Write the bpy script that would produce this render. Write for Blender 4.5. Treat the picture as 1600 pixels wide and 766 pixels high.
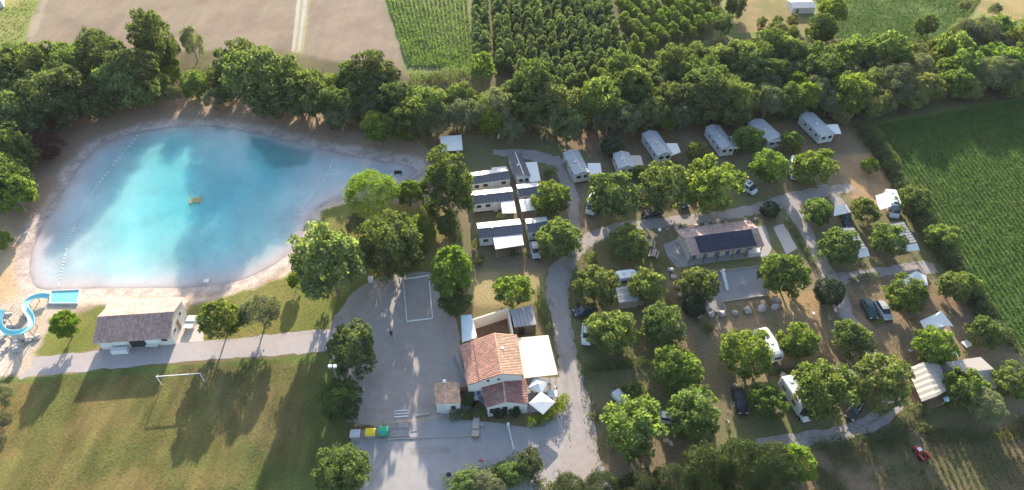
import bpy, bmesh, math, random
import numpy as np
from mathutils import Vector, Matrix, noise as mnoise
R = math.radians
for o in list(bpy.data.objects): bpy.data.objects.remove(o)
sc = bpy.context.scene
col = sc.collection
random.seed(7)
# ------------------------------------------------------------ camera, light
CH = 92.0; PIT = R(45); FPX = 1067.0
cam = bpy.data.objects.new('camera', bpy.data.cameras.new('camera')); col.objects.link(cam)
cam.location = (0, 0, CH); cam.rotation_euler = (R(45), 0, 0)
cam.data.sensor_width = 36; cam.data.lens = FPX/1600*36
cam.data.clip_end = 9000; cam.data.clip_start = 1
sc.camera = cam
SUN_EL, SUN_AZ = 17.0, -1.5      # azimuth measured from +Y towards +X
w = bpy.data.worlds.new("World"); sc.world = w; w.use_nodes = True
nt = w.node_tree; bg = nt.nodes['Background']
sky = nt.nodes.new('ShaderNodeTexSky'); sky.sky_type = 'NISHITA'; sky.sun_disc = False
sky.sun_elevation = R(SUN_EL); sky.sun_rotation = R(SUN_AZ); sky.air_density = 1.0; sky.dust_density = 1.6
nt.links.new(sky.outputs[0], bg.inputs[0]); bg.inputs[1].default_value = 0.15
sd = bpy.data.lights.new('sun', 'SUN'); sd.energy = 5.0; sd.angle = R(0.6); sd.color = (1.0, .87, .70)
so = bpy.data.objects.new('sun', sd); col.objects.link(so)
dvec = Vector((math.sin(R(SUN_AZ))*math.cos(R(SUN_EL)), math.cos(R(SUN_AZ))*math.cos(R(SUN_EL)), math.sin(R(SUN_EL))))
so.rotation_euler = dvec.to_track_quat('Z', 'Y').to_euler(); so.location = (0, 100, 150)
vs = sc.view_settings; vs.view_transform = 'Standard'; vs.look = 'None'; vs.gamma = 1; vs.use_curve_mapping = False
vs.exposure = 1.6
sc.cycles.max_bounces = 5; sc.cycles.diffuse_bounces = 3; sc.cycles.transparent_max_bounces = 6

# ------------------------------------------------------------ helpers
def G(px, py, z=0.0):
    "ground point (at height z) where a point of the photograph stands"
    u = (px-800)/FPX; v = (py-383)/FPX
    t = (CH-z)/(math.sin(PIT)+v*math.cos(PIT))
    return Vector((u*t, (math.cos(PIT)-v*math.sin(PIT))*t, z))
def S(px, py, z=0.0):
    v = (py-383)/FPX
    return FPX/((CH-z)/(math.sin(PIT)+v*math.cos(PIT)))
def tag(o, label=None, cat=None, group=None, kind=None):
    if label: o['label'] = label
    if cat: o['category'] = cat
    if group: o['group'] = group
    if kind: o['kind'] = kind
    return o
def empty(name, loc, rz=0, label=None, cat=None, group=None, sc_=1):
    o = bpy.data.objects.new(name, None); col.objects.link(o); o.empty_display_size = .3
    o.location = loc; o.rotation_euler = (0, 0, rz)
    o.scale = (sc_, sc_, sc_) if not isinstance(sc_, tuple) else sc_
    return tag(o, label, cat, group)
def link(name, me, parent=None):
    o = bpy.data.objects.new(name, me); col.objects.link(o)
    if parent: o.parent = parent
    return o
class MB:
    def __init__(s): s.v = []; s.f = []
    def poly(s, pts):
        n = len(s.v); s.v += [tuple(p) for p in pts]; s.f.append(tuple(range(n, n+len(pts)))); return s
    def hexa(s, p):      # 8 pts: bottom 4 ccw, top 4 ccw
        n = len(s.v); s.v += [tuple(q) for q in p]
        for f in ((3,2,1,0),(4,5,6,7),(0,1,5,4),(1,2,6,5),(2,3,7,6),(3,0,4,7)): s.f.append(tuple(n+i for i in f))
        return s
    def box(s, x0, x1, y0, y1, z0, z1):
        return s.hexa([(x0,y0,z0),(x1,y0,z0),(x1,y1,z0),(x0,y1,z0),(x0,y0,z1),(x1,y0,z1),(x1,y1,z1),(x0,y1,z1)])
    def slab(s, q, t):   # quad (4 pts ccw from above), thickness downwards
        q = [Vector(a) for a in q]; return s.hexa([a-Vector((0,0,t)) for a in q]+q)
    def prism(s, pts, z0, z1):
        n = len(s.v); k = len(pts)
        s.v += [(p[0], p[1], z0) for p in pts]+[(p[0], p[1], z1) for p in pts]
        s.f.append(tuple(range(n+k-1, n-1, -1))); s.f.append(tuple(range(n+k, n+2*k)))
        for i in range(k): j = (i+1) % k; s.f.append((n+i, n+j, n+k+j, n+k+i))
        return s
    def bar(s, a, b, r, r2=None, n=6):
        a = Vector(a); b = Vector(b); r2 = r if r2 is None else r2
        d = (b-a).normalized(); x = d.orthogonal().normalized(); y = d.cross(x)
        k = len(s.v)
        for (c, rr) in ((a, r), (b, r2)):
            for i in range(n):
                t = 2*math.pi*i/n; s.v.append(tuple(c+(x*math.cos(t)+y*math.sin(t))*rr))
        for i in range(n): j = (i+1) % n; s.f.append((k+i, k+j, k+n+j, k+n+i))
        s.f.append(tuple(range(k+n-1, k-1, -1))); s.f.append(tuple(range(k+n, k+2*n)))
        return s
    def tube(s, pts, r, n=6):
        for a, b in zip(pts[:-1], pts[1:]): s.bar(a, b, r, n=n)
        return s
    def loft(s, rings):
        k = len(s.v); n = len(rings[0])
        for r_ in rings: s.v += [tuple(p) for p in r_]
        for a in range(len(rings)-1):
            for i in range(n):
                j = (i+1) % n; s.f.append((k+a*n+i, k+a*n+j, k+(a+1)*n+j, k+(a+1)*n+i))
        s.f.append(tuple(range(k+n-1, k-1, -1))); m = k+(len(rings)-1)*n; s.f.append(tuple(range(m, m+n)))
        return s
    def ball(s, c, rx, ry, rz, n=8, m=5, jit=0, seed=0):
        rr = random.Random(seed); k = len(s.v)
        s.v.append((c[0], c[1], c[2]-rz))
        for a in range(1, m):
            ph = -math.pi/2+math.pi*a/m
            for i in range(n):
                t = 2*math.pi*i/n; q = 1+rr.uniform(-jit, jit)
                s.v.append((c[0]+rx*q*math.cos(ph)*math.cos(t), c[1]+ry*q*math.cos(ph)*math.sin(t), c[2]+rz*q*math.sin(ph)))
        s.v.append((c[0], c[1], c[2]+rz)); top = len(s.v)-1
        for i in range(n):
            j = (i+1) % n; s.f.append((k, k+1+j, k+1+i)); s.f.append((top, top-n+i, top-n+j))
            for a in range(m-2): b = k+1+a*n; s.f.append((b+i, b+j, b+n+j, b+n+i))
        return s
    def mesh(s, name, mat, smooth=False):
        me = bpy.data.meshes.new(name); me.from_pydata(s.v, [], s.f)
        if mat: me.materials.append(mat)
        bm = bmesh.new(); bm.from_mesh(me); bmesh.ops.recalc_face_normals(bm, faces=bm.faces); bm.to_mesh(me); bm.free()
        if smooth: me.polygons.foreach_set('use_smooth', [True]*len(me.polygons))
        return me
    def build(s, name, mat, parent=None, smooth=False, bevel=0):
        o = link(name, s.mesh(name, mat, smooth), parent)
        if bevel:
            b = o.modifiers.new('bevel', 'BEVEL'); b.width = bevel; b.segments = 2; b.limit_method = 'ANGLE'
        return o
def quads_mesh(name, co, mat, smooth=False):
    "co: (N,4,3) array of loose quads"
    n = len(co); me = bpy.data.meshes.new(name)
    me.vertices.add(n*4); me.vertices.foreach_set('co', co.reshape(-1).astype(np.float32))
    me.loops.add(n*4); me.loops.foreach_set('vertex_index', np.arange(n*4, dtype=np.int32))
    me.polygons.add(n); me.polygons.foreach_set('loop_start', np.arange(0, n*4, 4, dtype=np.int32))
    try: me.polygons.foreach_set('loop_total', np.full(n, 4, dtype=np.int32))
    except Exception: pass
    me.update(); me.validate(); me.materials.append(mat)
    return me

# ---- materials
def newmat(name):
    m = bpy.data.materials.new(name); m.use_nodes = True
    return m, m.node_tree, m.node_tree.nodes, m.node_tree.links
def pm(name, c, rough=.7, var=.15, scale=3., bump=0., metal=0., stain=0., coord='Object', spec=.3, fine=0, island=0., scol=None):
    m, t, N, L = newmat(name); b = N['Principled BSDF']
    b.inputs['Roughness'].default_value = rough; b.inputs['Metallic'].default_value = metal
    b.inputs['Specular IOR Level'].default_value = spec
    tc = N.new('ShaderNodeTexCoord')
    n1 = N.new('ShaderNodeTexNoise'); n1.inputs['Scale'].default_value = scale; n1.inputs['Detail'].default_value = 6; n1.inputs['Roughness'].default_value = .65
    L.new(tc.outputs[coord], n1.inputs['Vector'])
    mx = N.new('ShaderNodeMix'); mx.data_type = 'RGBA'
    mx.inputs[6].default_value = (*[x*(1-var*1.6) for x in c], 1); mx.inputs[7].default_value = (*[min(1, x*(1+var*1.6)) for x in c], 1)
    L.new(n1.outputs['Fac'], mx.inputs[0]); out = mx.outputs[2]
    if stain:
        n2 = N.new('ShaderNodeTexNoise'); n2.inputs['Scale'].default_value = scale*.22; n2.inputs['Detail'].default_value = 8; n2.inputs['Roughness'].default_value = .7
        L.new(tc.outputs[coord], n2.inputs['Vector'])
        rp = N.new('ShaderNodeMapRange'); rp.inputs[1].default_value = .48; rp.inputs[2].default_value = .68
        L.new(n2.outputs['Fac'], rp.inputs[0])
        ml = N.new('ShaderNodeMath'); ml.operation = 'MULTIPLY'; ml.inputs[1].default_value = stain; L.new(rp.outputs[0], ml.inputs[0])
        m2 = N.new('ShaderNodeMix'); m2.data_type = 'RGBA'; L.new(ml.outputs[0], m2.inputs[0]); L.new(out, m2.inputs[6])
        s_ = scol or tuple(x*.45 for x in c); m2.inputs[7].default_value = (*s_, 1); out = m2.outputs[2]
    if island:
        ge = N.new('ShaderNodeNewGeometry'); hs = N.new('ShaderNodeHueSaturation')
        mr = N.new('ShaderNodeMapRange'); mr.inputs[3].default_value = 1-island; mr.inputs[4].default_value = 1+island
        L.new(ge.outputs['Random Per Island'], mr.inputs[0]); L.new(mr.outputs[0], hs.inputs['Value'])
        mr2 = N.new('ShaderNodeMapRange'); mr2.inputs[3].default_value = .5+island*.05; mr2.inputs[4].default_value = .5-island*.05
        L.new(ge.outputs['Random Per Island'], mr2.inputs[0]); L.new(mr2.outputs[0], hs.inputs['Hue'])
        L.new(out, hs.inputs['Color']); out = hs.outputs[0]
    L.new(out, b.inputs['Base Color'])
    if bump:
        n3 = N.new('ShaderNodeTexNoise'); n3.inputs['Scale'].default_value = fine or scale*4; n3.inputs['Detail'].default_value = 4
        L.new(tc.outputs[coord], n3.inputs['Vector'])
        bp = N.new('ShaderNodeBump'); bp.inputs['Strength'].default_value = min(1, bump); bp.inputs['Distance'].default_value = .08
        L.new(n3.outputs['Fac'], bp.inputs['Height']); L.new(bp.outputs[0], b.inputs['Normal'])
    return m
def leafmat(name, a, b, trans=.38, tint=(1.3, 1.5, .55), hue=.02, val=.22):
    m, t, N, L = newmat(name); N.remove(N['Principled BSDF']); out = N['Material Output']
    ge = N.new('ShaderNodeNewGeometry'); oi = N.new('ShaderNodeObjectInfo'); tc = N.new('ShaderNodeTexCoord')
    mx = N.new('ShaderNodeMix'); mx.data_type = 'RGBA'; mx.inputs[6].default_value = (*a, 1); mx.inputs[7].default_value = (*b, 1)
    n1 = N.new('ShaderNodeTexNoise'); n1.inputs['Scale'].default_value = .55; n1.inputs['Detail'].default_value = 3; L.new(tc.outputs['Object'], n1.inputs['Vector'])
    ad = N.new('ShaderNodeMath'); ad.operation = 'MULTIPLY_ADD'; ad.inputs[1].default_value = .55
    L.new(ge.outputs['Random Per Island'], ad.inputs[0])
    mr0 = N.new('ShaderNodeMapRange'); mr0.inputs[1].default_value = .3; mr0.inputs[2].default_value = .75; mr0.inputs[3].default_value = -.1; mr0.inputs[4].default_value = .55
    L.new(n1.outputs['Fac'], mr0.inputs[0]); L.new(mr0.outputs[0], ad.inputs[2]); L.new(ad.outputs[0], mx.inputs[0])
    hs = N.new('ShaderNodeHueSaturation'); L.new(mx.outputs[2], hs.inputs['Color'])
    for (sk, c0, d, off) in (('Hue', .5, hue, 1.), ('Value', 1., val, 7.3), ('Saturation', .97, .12, 3.7)):
        mu = N.new('ShaderNodeMath'); mu.operation = 'MULTIPLY'; mu.inputs[1].default_value = off; L.new(oi.outputs['Random'], mu.inputs[0])
        fr = N.new('ShaderNodeMath'); fr.operation = 'FRACT'; L.new(mu.outputs[0], fr.inputs[0])
        mr = N.new('ShaderNodeMapRange'); mr.inputs[3].default_value = c0-d; mr.inputs[4].default_value = c0+d
        L.new(fr.outputs[0], mr.inputs[0]); L.new(mr.outputs[0], hs.inputs[sk])
    d = N.new('ShaderNodeBsdfDiffuse'); tr = N.new('ShaderNodeBsdfTranslucent'); ms = N.new('ShaderNodeMixShader')
    tm = N.new('ShaderNodeMix'); tm.data_type = 'RGBA'; tm.blend_type = 'MULTIPLY'; tm.inputs[0].default_value = 1; tm.inputs[7].default_value = (*tint, 1); tm.clamp_result = False
    L.new(hs.outputs[0], tm.inputs[6]); L.new(hs.outputs[0], d.inputs[0]); L.new(tm.outputs[2], tr.inputs[0])
    ms.inputs[0].default_value = trans; L.new(d.outputs[0], ms.inputs[1]); L.new(tr.outputs[0], ms.inputs[2])
    gl = N.new('ShaderNodeBsdfGlossy'); gl.inputs['Roughness'].default_value = .6; gl.inputs[0].default_value = (.9, .95, .8, 1)
    m3 = N.new('ShaderNodeMixShader'); m3.inputs[0].default_value = .012; L.new(ms.outputs[0], m3.inputs[1]); L.new(gl.outputs[0], m3.inputs[2])
    L.new(m3.outputs[0], out.inputs[0]); return m
M = {}
M['leaf_plane'] = leafmat('plane_leaf', (.048, .09, .020), (.265, .31, .10), .48)
M['leaf_dark'] = leafmat('dark_leaf', (.050, .078, .030), (.175, .205, .085), .46)
M['leaf_mid'] = leafmat('mid_green_leaf', (.065, .10, .034), (.225, .265, .10), .48)
M['leaf_lime'] = leafmat('lime_leaf', (.085, .14, .02), (.23, .285, .045), .5)
M['leaf_willow'] = leafmat('willow_leaf', (.10, .15, .014), (.21, .25, .035), .5)
M['leaf_olive'] = leafmat('olive_leaf', (.09, .105, .06), (.24, .25, .155), .35)
M['leaf_ever'] = leafmat('evergreen_leaf', (.022, .044, .024), (.065, .095, .052), .15)
M['leaf_pine'] = leafmat('pine_leaf', (.018, .034, .012), (.085, .11, .034), .28)
M['leaf_nursery'] = leafmat('nursery_leaf', (.085, .12, .06), (.19, .225, .125), .45)
M['leaf_bright'] = leafmat('bright_leaf', (.10, .15, .035), (.22, .265, .085), .42)
M['leaf_bush'] = leafmat('scrub_leaf', (.10, .115, .045), (.26, .27, .12), .45, hue=.025, val=.3)
M['leaf_purple'] = leafmat('purple_leaf', (.045, .022, .026), (.13, .05, .06), .3, tint=(1.4, .8, .8))
M['leaf_crop'] = leafmat('crop_leaf', (.062, .115, .028), (.105, .165, .045), .35)
M['leaf_rows'] = leafmat('row_crop_leaf', (.10, .15, .05), (.21, .27, .11), .4)
M['leaf_vine'] = leafmat('vine_leaf', (.07, .085, .028), (.18, .18, .07), .4)
M['bark'] = pm('bark', (.17, .13, .09), .9, .3, 4, .6)
M['bark_pale'] = pm('bark_pale', (.28, .24, .18), .9, .3, 3, .5)

# ---- noise on arrays
def vnoise(x, y, sc_, seed):
    x = np.asarray(x)/sc_; y = np.asarray(y)/sc_
    xi = np.floor(x).astype(np.int64); yi = np.floor(y).astype(np.int64); fx = x-xi; fy = y-yi
    fx = fx*fx*(3-2*fx); fy = fy*fy*(3-2*fy)
    def h(a, b):
        n = (a*374761393+b*668265263+seed*982451653) & 0x7fffffff
        n = ((n ^ (n >> 13))*1274126177) & 0x7fffffff
        return ((n ^ (n >> 16)) & 0xffff)/65535.
    return (h(xi, yi)*(1-fx)+h(xi+1, yi)*fx)*(1-fy)+(h(xi, yi+1)*(1-fx)+h(xi+1, yi+1)*fx)*fy
def fbm(x, y, sc_, seed, o=4):
    s = 0; a = .5; t = 0
    for k in range(o): s = s+a*vnoise(x, y, sc_/2**k, seed+k*17); t += a; a *= .55
    return s/t
def sdist(X, Y, poly):
    "signed distance, negative inside"
    d = np.full(X.shape, 1e9); ins = np.zeros(X.shape, bool); n = len(poly)
    for i in range(n):
        ax, ay = poly[i][0], poly[i][1]; bx, by = poly[(i+1) % n][0], poly[(i+1) % n][1]
        ex, ey = bx-ax, by-ay; l = ex*ex+ey*ey+1e-9
        t = np.clip(((X-ax)*ex+(Y-ay)*ey)/l, 0, 1)
        d = np.minimum(d, (X-ax-t*ex)**2+(Y-ay-t*ey)**2)
        if abs(by-ay) > 1e-9:
            c = ((ay > Y) != (by > Y)) & (X < (bx-ax)*(Y-ay)/(by-ay)+ax); ins ^= c
    d = np.sqrt(d); return np.where(ins, -d, d)
def smooth_closed(pts, n=6):
    out = []; k = len(pts)
    for i in range(k):
        p0, p1, p2, p3 = [Vector(pts[(i+j-1) % k]) for j in range(4)]
        for a in range(n):
            t = a/n; out.append(.5*((2*p1)+(p2-p0)*t+(2*p0-5*p1+4*p2-p3)*t*t+(3*p1-p0-3*p2+p3)*t**3))
    return out
def smooth_open(pts, n=6):
    pts = [Vector(p) for p in pts]; pts = [2*pts[0]-pts[1]]+pts+[2*pts[-1]-pts[-2]]; out = []
    for i in range(1, len(pts)-2):
        p0, p1, p2, p3 = pts[i-1:i+3]
        for a in range(n):
            t = a/n; out.append(.5*((2*p1)+(p2-p0)*t+(2*p0-5*p1+4*p2-p3)*t*t+(3*p1-p0-3*p2+p3)*t**3))
    out.append(pts[-2]); return out
def GP(pts, z=0): return [G(*p, z) for p in pts]

# ------------------------------------------------------------ ground sheet
POND = smooth_closed(GP([(62,449),(47,428),(48,395),(60,362),(80,330),(100,298),(120,262),(148,232),(195,210),(255,198),(330,195),(400,207),(450,218),(505,232),(560,243),(608,252),(640,258),(648,268),(630,279),(590,290),(545,300),(508,314),(484,332),(474,356),(462,382),(438,404),(408,422),(370,437),(310,446),(240,448),(170,448),(110,449)]), 5)
DEEP = smooth_closed(GP([(175,262),(205,230),(260,206),(330,203),(385,212),(430,228),(455,252),(462,280),(450,315),(430,350),(408,376),(375,396),(330,410),(270,416),(205,412),(165,396),(145,370),(150,330),(160,295)]), 4)
def ax(lo, hi, st, far):
    a = list(np.arange(lo, hi+st, st)); s = st; x = a[0]
    l = []; 
    while x > -far: s *= 1.6; x -= s; l.append(x)
    r = []; x = a[-1]; s = st
    while x < far: s *= 1.6; x += s; r.append(x)
    return np.array(l[::-1]+a+r)
gx = ax(-158, 158, .55, 3500); gy = ax(34, 206, .55, 3500)
X, Y = np.meshgrid(gx, gy); nx, ny = len(gx), len(gy)
dp = sdist(X, Y, POND)
wob = (fbm(X, Y, 5, 3)-.5)*2
Z = np.where(dp > 0, -.35+.35*np.clip(dp/4., 0, 1)**.8, -.35-.9*np.clip(-dp/8., 0, 1))
Z = Z+np.where((dp > 4) & (dp < 60), .0, 0)
C = np.zeros(X.shape+(3,)); C[:] = (.15, .125, .06)
F1 = fbm(X, Y, 9, 11); F2 = fbm(X, Y, 2.2, 23, 3); F3 = fbm(X, Y, 30, 41)
def zone(poly, c, soft=1., z=0, seed=1, rag=1.2, mul=1., c2=None, world=False):
    global C
    P_ = poly if world else GP(poly)
    d = sdist(X, Y, P_)+(fbm(X, Y, 4, seed, 3)-.5)*2*rag
    m = np.clip(.5-d/soft, 0, 1)*mul; m = (m*m*(3-2*m))[..., None]
    cc = np.array(c)
    if c2 is not None:
        t = np.clip((fbm(X, Y, 7, seed+5, 5)-.38)/.26, 0, 1)[..., None]; cc = cc*(1-t)+np.array(c2)*t
    C = C*(1-m)+cc*m
# far fields
zone([(-700,100),(-700,-600),(2300,-600),(2300,90)], (.20,.21,.08), 3, c2=(.12,.15,.05))
zone([(-300,110),(-300,-200),(62,-60),(58,20),(30,100)], (.17,.20,.05), 2, c2=(.22,.21,.08), seed=3)
zone([(62,-60),(60,0),(42,60),(20,110),(20,180),(470,150),(466,0),(470,-80)], (.205,.165,.12), 1.5, c2=(.18,.14,.105), seed=5)
zone([(70,-60),(64,0),(40,60),(16,115),(30,118),(52,62),(78,0),(84,-60)], (.29,.25,.18), 1, seed=6, mul=.6)
zone([(478,-80),(480,0),(470,80),(470,150),(640,150),(632,100),(600,0),(590,-80)], (.20,.158,.12), 1.2, c2=(.175,.135,.105), seed=7)
zone([(592,-80),(600,0),(632,100),(640,160),(745,160),(741,110),(733,0),(727,-80)], (.13,.155,.065), .8, seed=8, c2=(.155,.155,.08))
zone([(462,-80),(464,0),(457,75),(455,100),(474,100),(475,70),(484,0),(490,-80)], (.26,.24,.12), .6, seed=9, rag=.4)
zone([(733,-80),(738,0),(742,120),(760,130),(900,170),(960,130),(1110,60),(1130,0),(1130,-80)], (.11,.10,.055), 1, seed=10, c2=(.08,.085,.04))
zone([(1130,-80),(1140,0),(1150,50),(1262,50),(1262,-80)], (.25,.17,.09), 2, seed=12, c2=(.15,.145,.055))
zone([(1262,-80),(1275,0),(1300,60),(1480,75),(1540,-10),(1560,-80)], (.085,.14,.04), 1.5, seed=13, c2=(.12,.17,.055))
zone([(1540,-80),(1490,4),(1560,30),(1760,30),(1760,-80)], (.29,.22,.10), 2, seed=14, c2=(.2,.18,.07))
# floor of the wooded belt
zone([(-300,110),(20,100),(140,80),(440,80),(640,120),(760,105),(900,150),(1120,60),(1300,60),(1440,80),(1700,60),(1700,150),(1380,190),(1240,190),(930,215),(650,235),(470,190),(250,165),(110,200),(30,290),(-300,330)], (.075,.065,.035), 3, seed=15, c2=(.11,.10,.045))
# banks of the bathing pond
bank = np.array(POND)
t_ = np.clip(.5-(dp-15-4*wob)/6, 0, 1)*np.clip((X+40)/-10+.9, 0, 1)
t_ = np.maximum(t_, np.clip(.5-(dp-9-3*wob)/4, 0, 1)*np.clip((Y-85)/8, 0, 1)); t_ = t_[..., None]
C = C*(1-t_)+(np.array((.30,.215,.15))*(1-F1[..., None]*.5)+np.array((.25,.19,.15))*F1[..., None]*.5)*t_
zone([(-60,400),(0,330),(20,340),(40,440),(75,470),(60,520),(120,600),(-100,600)], (.50,.37,.23), 4, seed=17, c2=(.42,.29,.17))
zone([(150,470),(120,480),(60,560),(40,590),(-60,600),(-60,520),(40,450)], (.50,.42,.34), 3, seed=18, c2=(.40,.31,.24))
t_ = np.clip(.5-(dp-2.6-1.3*wob)/1.6, 0, 1)[..., None]
rock = np.clip((fbm(X, Y, 1.3, 77, 3)-.42)*4, 0, 1)[..., None]
C = C*(1-t_)+(np.array((.46,.38,.33))*(1-rock)+np.array((.33,.265,.235))*rock)*t_
zone([(60,452),(60,466),(165,464),(300,466),(372,456),(430,440),(470,395),(484,345),(505,325),(560,300),(560,310),(512,335),(492,365),(482,400),(440,440),(380,462),(300,474),(120,478)], (.57,.48,.40), 2, seed=19, c2=(.50,.40,.31))
# pink shingle on the north shore
# lawns by the pond
zone([(50,552),(90,505),(130,485),(165,480),(168,500),(158,545),(110,556),(60,560)], (.17,.17,.045), 1, seed=21, c2=(.115,.14,.03))
zone([(288,500),(300,480),(345,463),(400,452),(450,432),(480,400),(492,362),(505,330),(560,312),(640,320),(690,360),(680,420),(600,435),(540,470),(520,520),(420,525),(320,535),(316,490)], (.18,.165,.05), 1, seed=22, c2=(.13,.145,.035))
zone([(-60,590),(60,590),(300,572),(420,562),(520,555),(545,600),(560,680),(560,900),(-200,900)], (.135,.118,.04), .8, seed=24, c2=(.08,.095,.028))
zone([(-60,620),(140,600),(330,610),(360,700),(200,900),(-200,900)], (.20,.13,.052), 6, seed=27, mul=.55, rag=9, c2=(.13,.12,.035))
zone([(250,560),(450,560),(470,640),(420,700),(300,640)], (.17,.12,.06), 5, seed=28, mul=.55, rag=7, c2=(.11,.11,.035))
zone([(-60,590),(60,586),(300,568),(520,552),(520,562),(300,578),(60,598),(-60,600)], (.10,.135,.03), .8, seed=25, rag=.6, mul=.8)
zone([(500,560),(555,600),(560,760),(480,800),(470,640)], (.10,.115,.035), 3, seed=26, mul=.7)
# campsite: brown soil with dry and green patches
zone([(660,215),(940,205),(1350,185),(1480,330),(1600,520),(1650,640),(1400,680),(1290,700),(1240,800),(930,800),(905,700),(880,600),(870,500),(720,480),(700,300)], (.175,.138,.09), 2, seed=31, c2=(.13,.13,.058))
zone([(735,425),(860,425),(860,470),(770,480),(735,475)], (.22,.19,.07), 2, seed=32, c2=(.30,.24,.12))
zone([(905,470),(1000,470),(1050,560),(1050,640),(960,700),(930,650)], (.115,.12,.05), 3, seed=33, c2=(.165,.13,.075))
zone([(1090,500),(1270,470),(1290,560),(1260,600),(1120,590)], (.22,.165,.105), 3, seed=34, c2=(.16,.14,.07))
zone([(1200,455),(1280,455),(1290,500),(1300,560),(1220,520)], (.31,.22,.12), 2, seed=35, c2=(.25,.17,.09))
zone([(1300,250),(1360,240),(1400,300),(1390,330),(1330,310)], (.34,.22,.12), 2, seed=36, c2=(.26,.18,.10))
zone([(1310,450),(1400,440),(1480,440),(1580,560),(1500,580),(1410,560),(1330,540)], (.19,.135,.09), 3, seed=37, c2=(.23,.165,.105))
zone([(900,400),(940,380),(1040,380),(1050,420),(960,430)], (.20,.15,.075), 2, seed=38, c2=(.13,.12,.05))
zone([(1040,400),(1200,398),(1215,420),(1120,425),(1060,430)], (.13,.14,.05), 1, seed=39, c2=(.20,.17,.08))
zone([(870,215),(930,205),(1340,190),(1330,240),(900,240)], (.19,.13,.085), 2, seed=40, c2=(.15,.115,.06))
zone([(1045,430),(1085,440),(1090,560),(1060,560)], (.30,.20,.12), 2, seed=42, c2=(.19,.14,.08))
# crop field to the right, rough field at lower right
FIELD = [(1352,192),(1480,170),(1640,146),(1900,120),(2200,560),(1640,640),(1600,560),(1500,410),(1420,290)]
zone(FIELD, (.075,.12,.032), 1, seed=43, c2=(.09,.135,.04))
zone([(1240,700),(1330,690),(1440,665),(1640,640),(2000,620),(2000,1000),(1200,1000)], (.10,.095,.048), 1.5, seed=44, c2=(.17,.12,.075))
C *= (.80+.22*F1+.18*F2)[..., None]
pl_ = (Y > 150) & (X < -30)
C *= np.where(pl_, .93+.14*vnoise(X+.02*(Y-195), Y*.05, .9, 63), 1)[..., None]
pt_ = (sdist(X, Y, GP([(-60,590),(520,556),(560,900),(-200,900)])) < 0)
C *= np.where(pt_, (.5+1.0*fbm(X, Y*.22, 1.6, 71, 3))*(.82+.36*fbm(X, Y, 3.5, 72, 3)), 1)[..., None]
me = bpy.data.meshes.new('ground'); nv = nx*ny
co = np.stack([X, Y, Z], -1).reshape(-1)
me.vertices.add(nv); me.vertices.foreach_set('co', co.astype(np.float32))
ii = (np.arange(ny-1)[:, None]*nx+np.arange(nx-1)[None]).reshape(-1)
q = np.stack([ii, ii+1, ii+nx+1, ii+nx], -1).astype(np.int32); nf = len(q)
me.loops.add(nf*4); me.loops.foreach_set('vertex_index', q.reshape(-1)); me.polygons.add(nf)
me.polygons.foreach_set('loop_start', np.arange(0, nf*4, 4, dtype=np.int32))
me.update(); me.polygons.foreach_set('use_smooth', np.ones(nf, bool))
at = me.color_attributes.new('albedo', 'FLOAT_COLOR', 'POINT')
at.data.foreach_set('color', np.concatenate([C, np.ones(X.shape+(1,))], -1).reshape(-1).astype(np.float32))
m, t, N, L = newmat('earth_and_grass'); b = N['Principled BSDF']; b.inputs['Roughness'].default_value = .95; b.inputs['Specular IOR Level'].default_value = .1
a_ = N.new('ShaderNodeAttribute'); a_.attribute_name = 'albedo'; tc = N.new('ShaderNodeTexCoord')
n1 = N.new('ShaderNodeTexNoise'); n1.inputs['Scale'].default_value = 2.6; n1.inputs['Detail'].default_value = 7; n1.inputs['Roughness'].default_value = .75; L.new(tc.outputs['Object'], n1.inputs[0])
mr = N.new('ShaderNodeMapRange'); mr.inputs[1].default_value = .3; mr.inputs[2].default_value = .7; mr.inputs[3].default_value = .62; mr.inputs[4].default_value = 1.42; L.new(n1.outputs['Fac'], mr.inputs[0])
mm = N.new('ShaderNodeMix'); mm.data_type = 'RGBA'; mm.blend_type = 'MULTIPLY'; mm.inputs[0].default_value = 1; mm.clamp_result = False
L.new(a_.outputs['Color'], mm.inputs[6]); L.new(mr.outputs[0], mm.inputs[7]); L.new(mm.outputs[2], b.inputs['Base Color'])
bp = N.new('ShaderNodeBump'); bp.inputs['Strength'].default_value = .5; bp.inputs['Distance'].default_value = .12; L.new(n1.outputs['Fac'], bp.inputs['Height']); L.new(bp.outputs[0], b.inputs['Normal'])
me.materials.append(m); tag(link('ground', me), 'brown earth and dry grass ground of the whole campsite and fields', kind='structure')

# ------------------------------------------------------------ pond water
wx = np.arange(-112, -8, .5); wy = np.arange(78, 142, .5); WX, WY = np.meshgrid(wx, wy)
dw = sdist(WX, WY, POND); dd = sdist(WX, WY, DEEP)
keep = dw < 1.2; idx = -np.ones(WX.shape, int)
fk = keep[:-1, :-1] & keep[1:, :-1] & keep[:-1, 1:] & keep[1:, 1:]
vsn = []; fs = []
jj, kk = np.nonzero(fk); used = np.zeros(WX.shape, bool)
for a, b_ in ((0,0),(0,1),(1,0),(1,1)): used[jj+a, kk+b_] = True
idx[used] = np.arange(used.sum())
co = np.stack([WX[used], WY[used], np.full(used.sum(), -.33)], -1)
fs = np.stack([idx[jj, kk], idx[jj, kk+1], idx[jj+1, kk+1], idx[jj+1, kk]], -1)
me = bpy.data.meshes.new('pond_water'); me.from_pydata(co.tolist(), [], fs.tolist())
n_a = fbm(WX, WY, 12, 91)-.5; n_b = fbm(WX, WY, 4, 95)-.5; n_c = fbm(WX*1.0+WY*.4, WY*.25, 6, 97)-.5
shal = np.clip((-dw+2*n_b)/4.5, 0, 1)[..., None]; deep = np.clip(.5-(dd+5*n_a+1.5*n_b)/9, 0, 1)[..., None]
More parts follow.
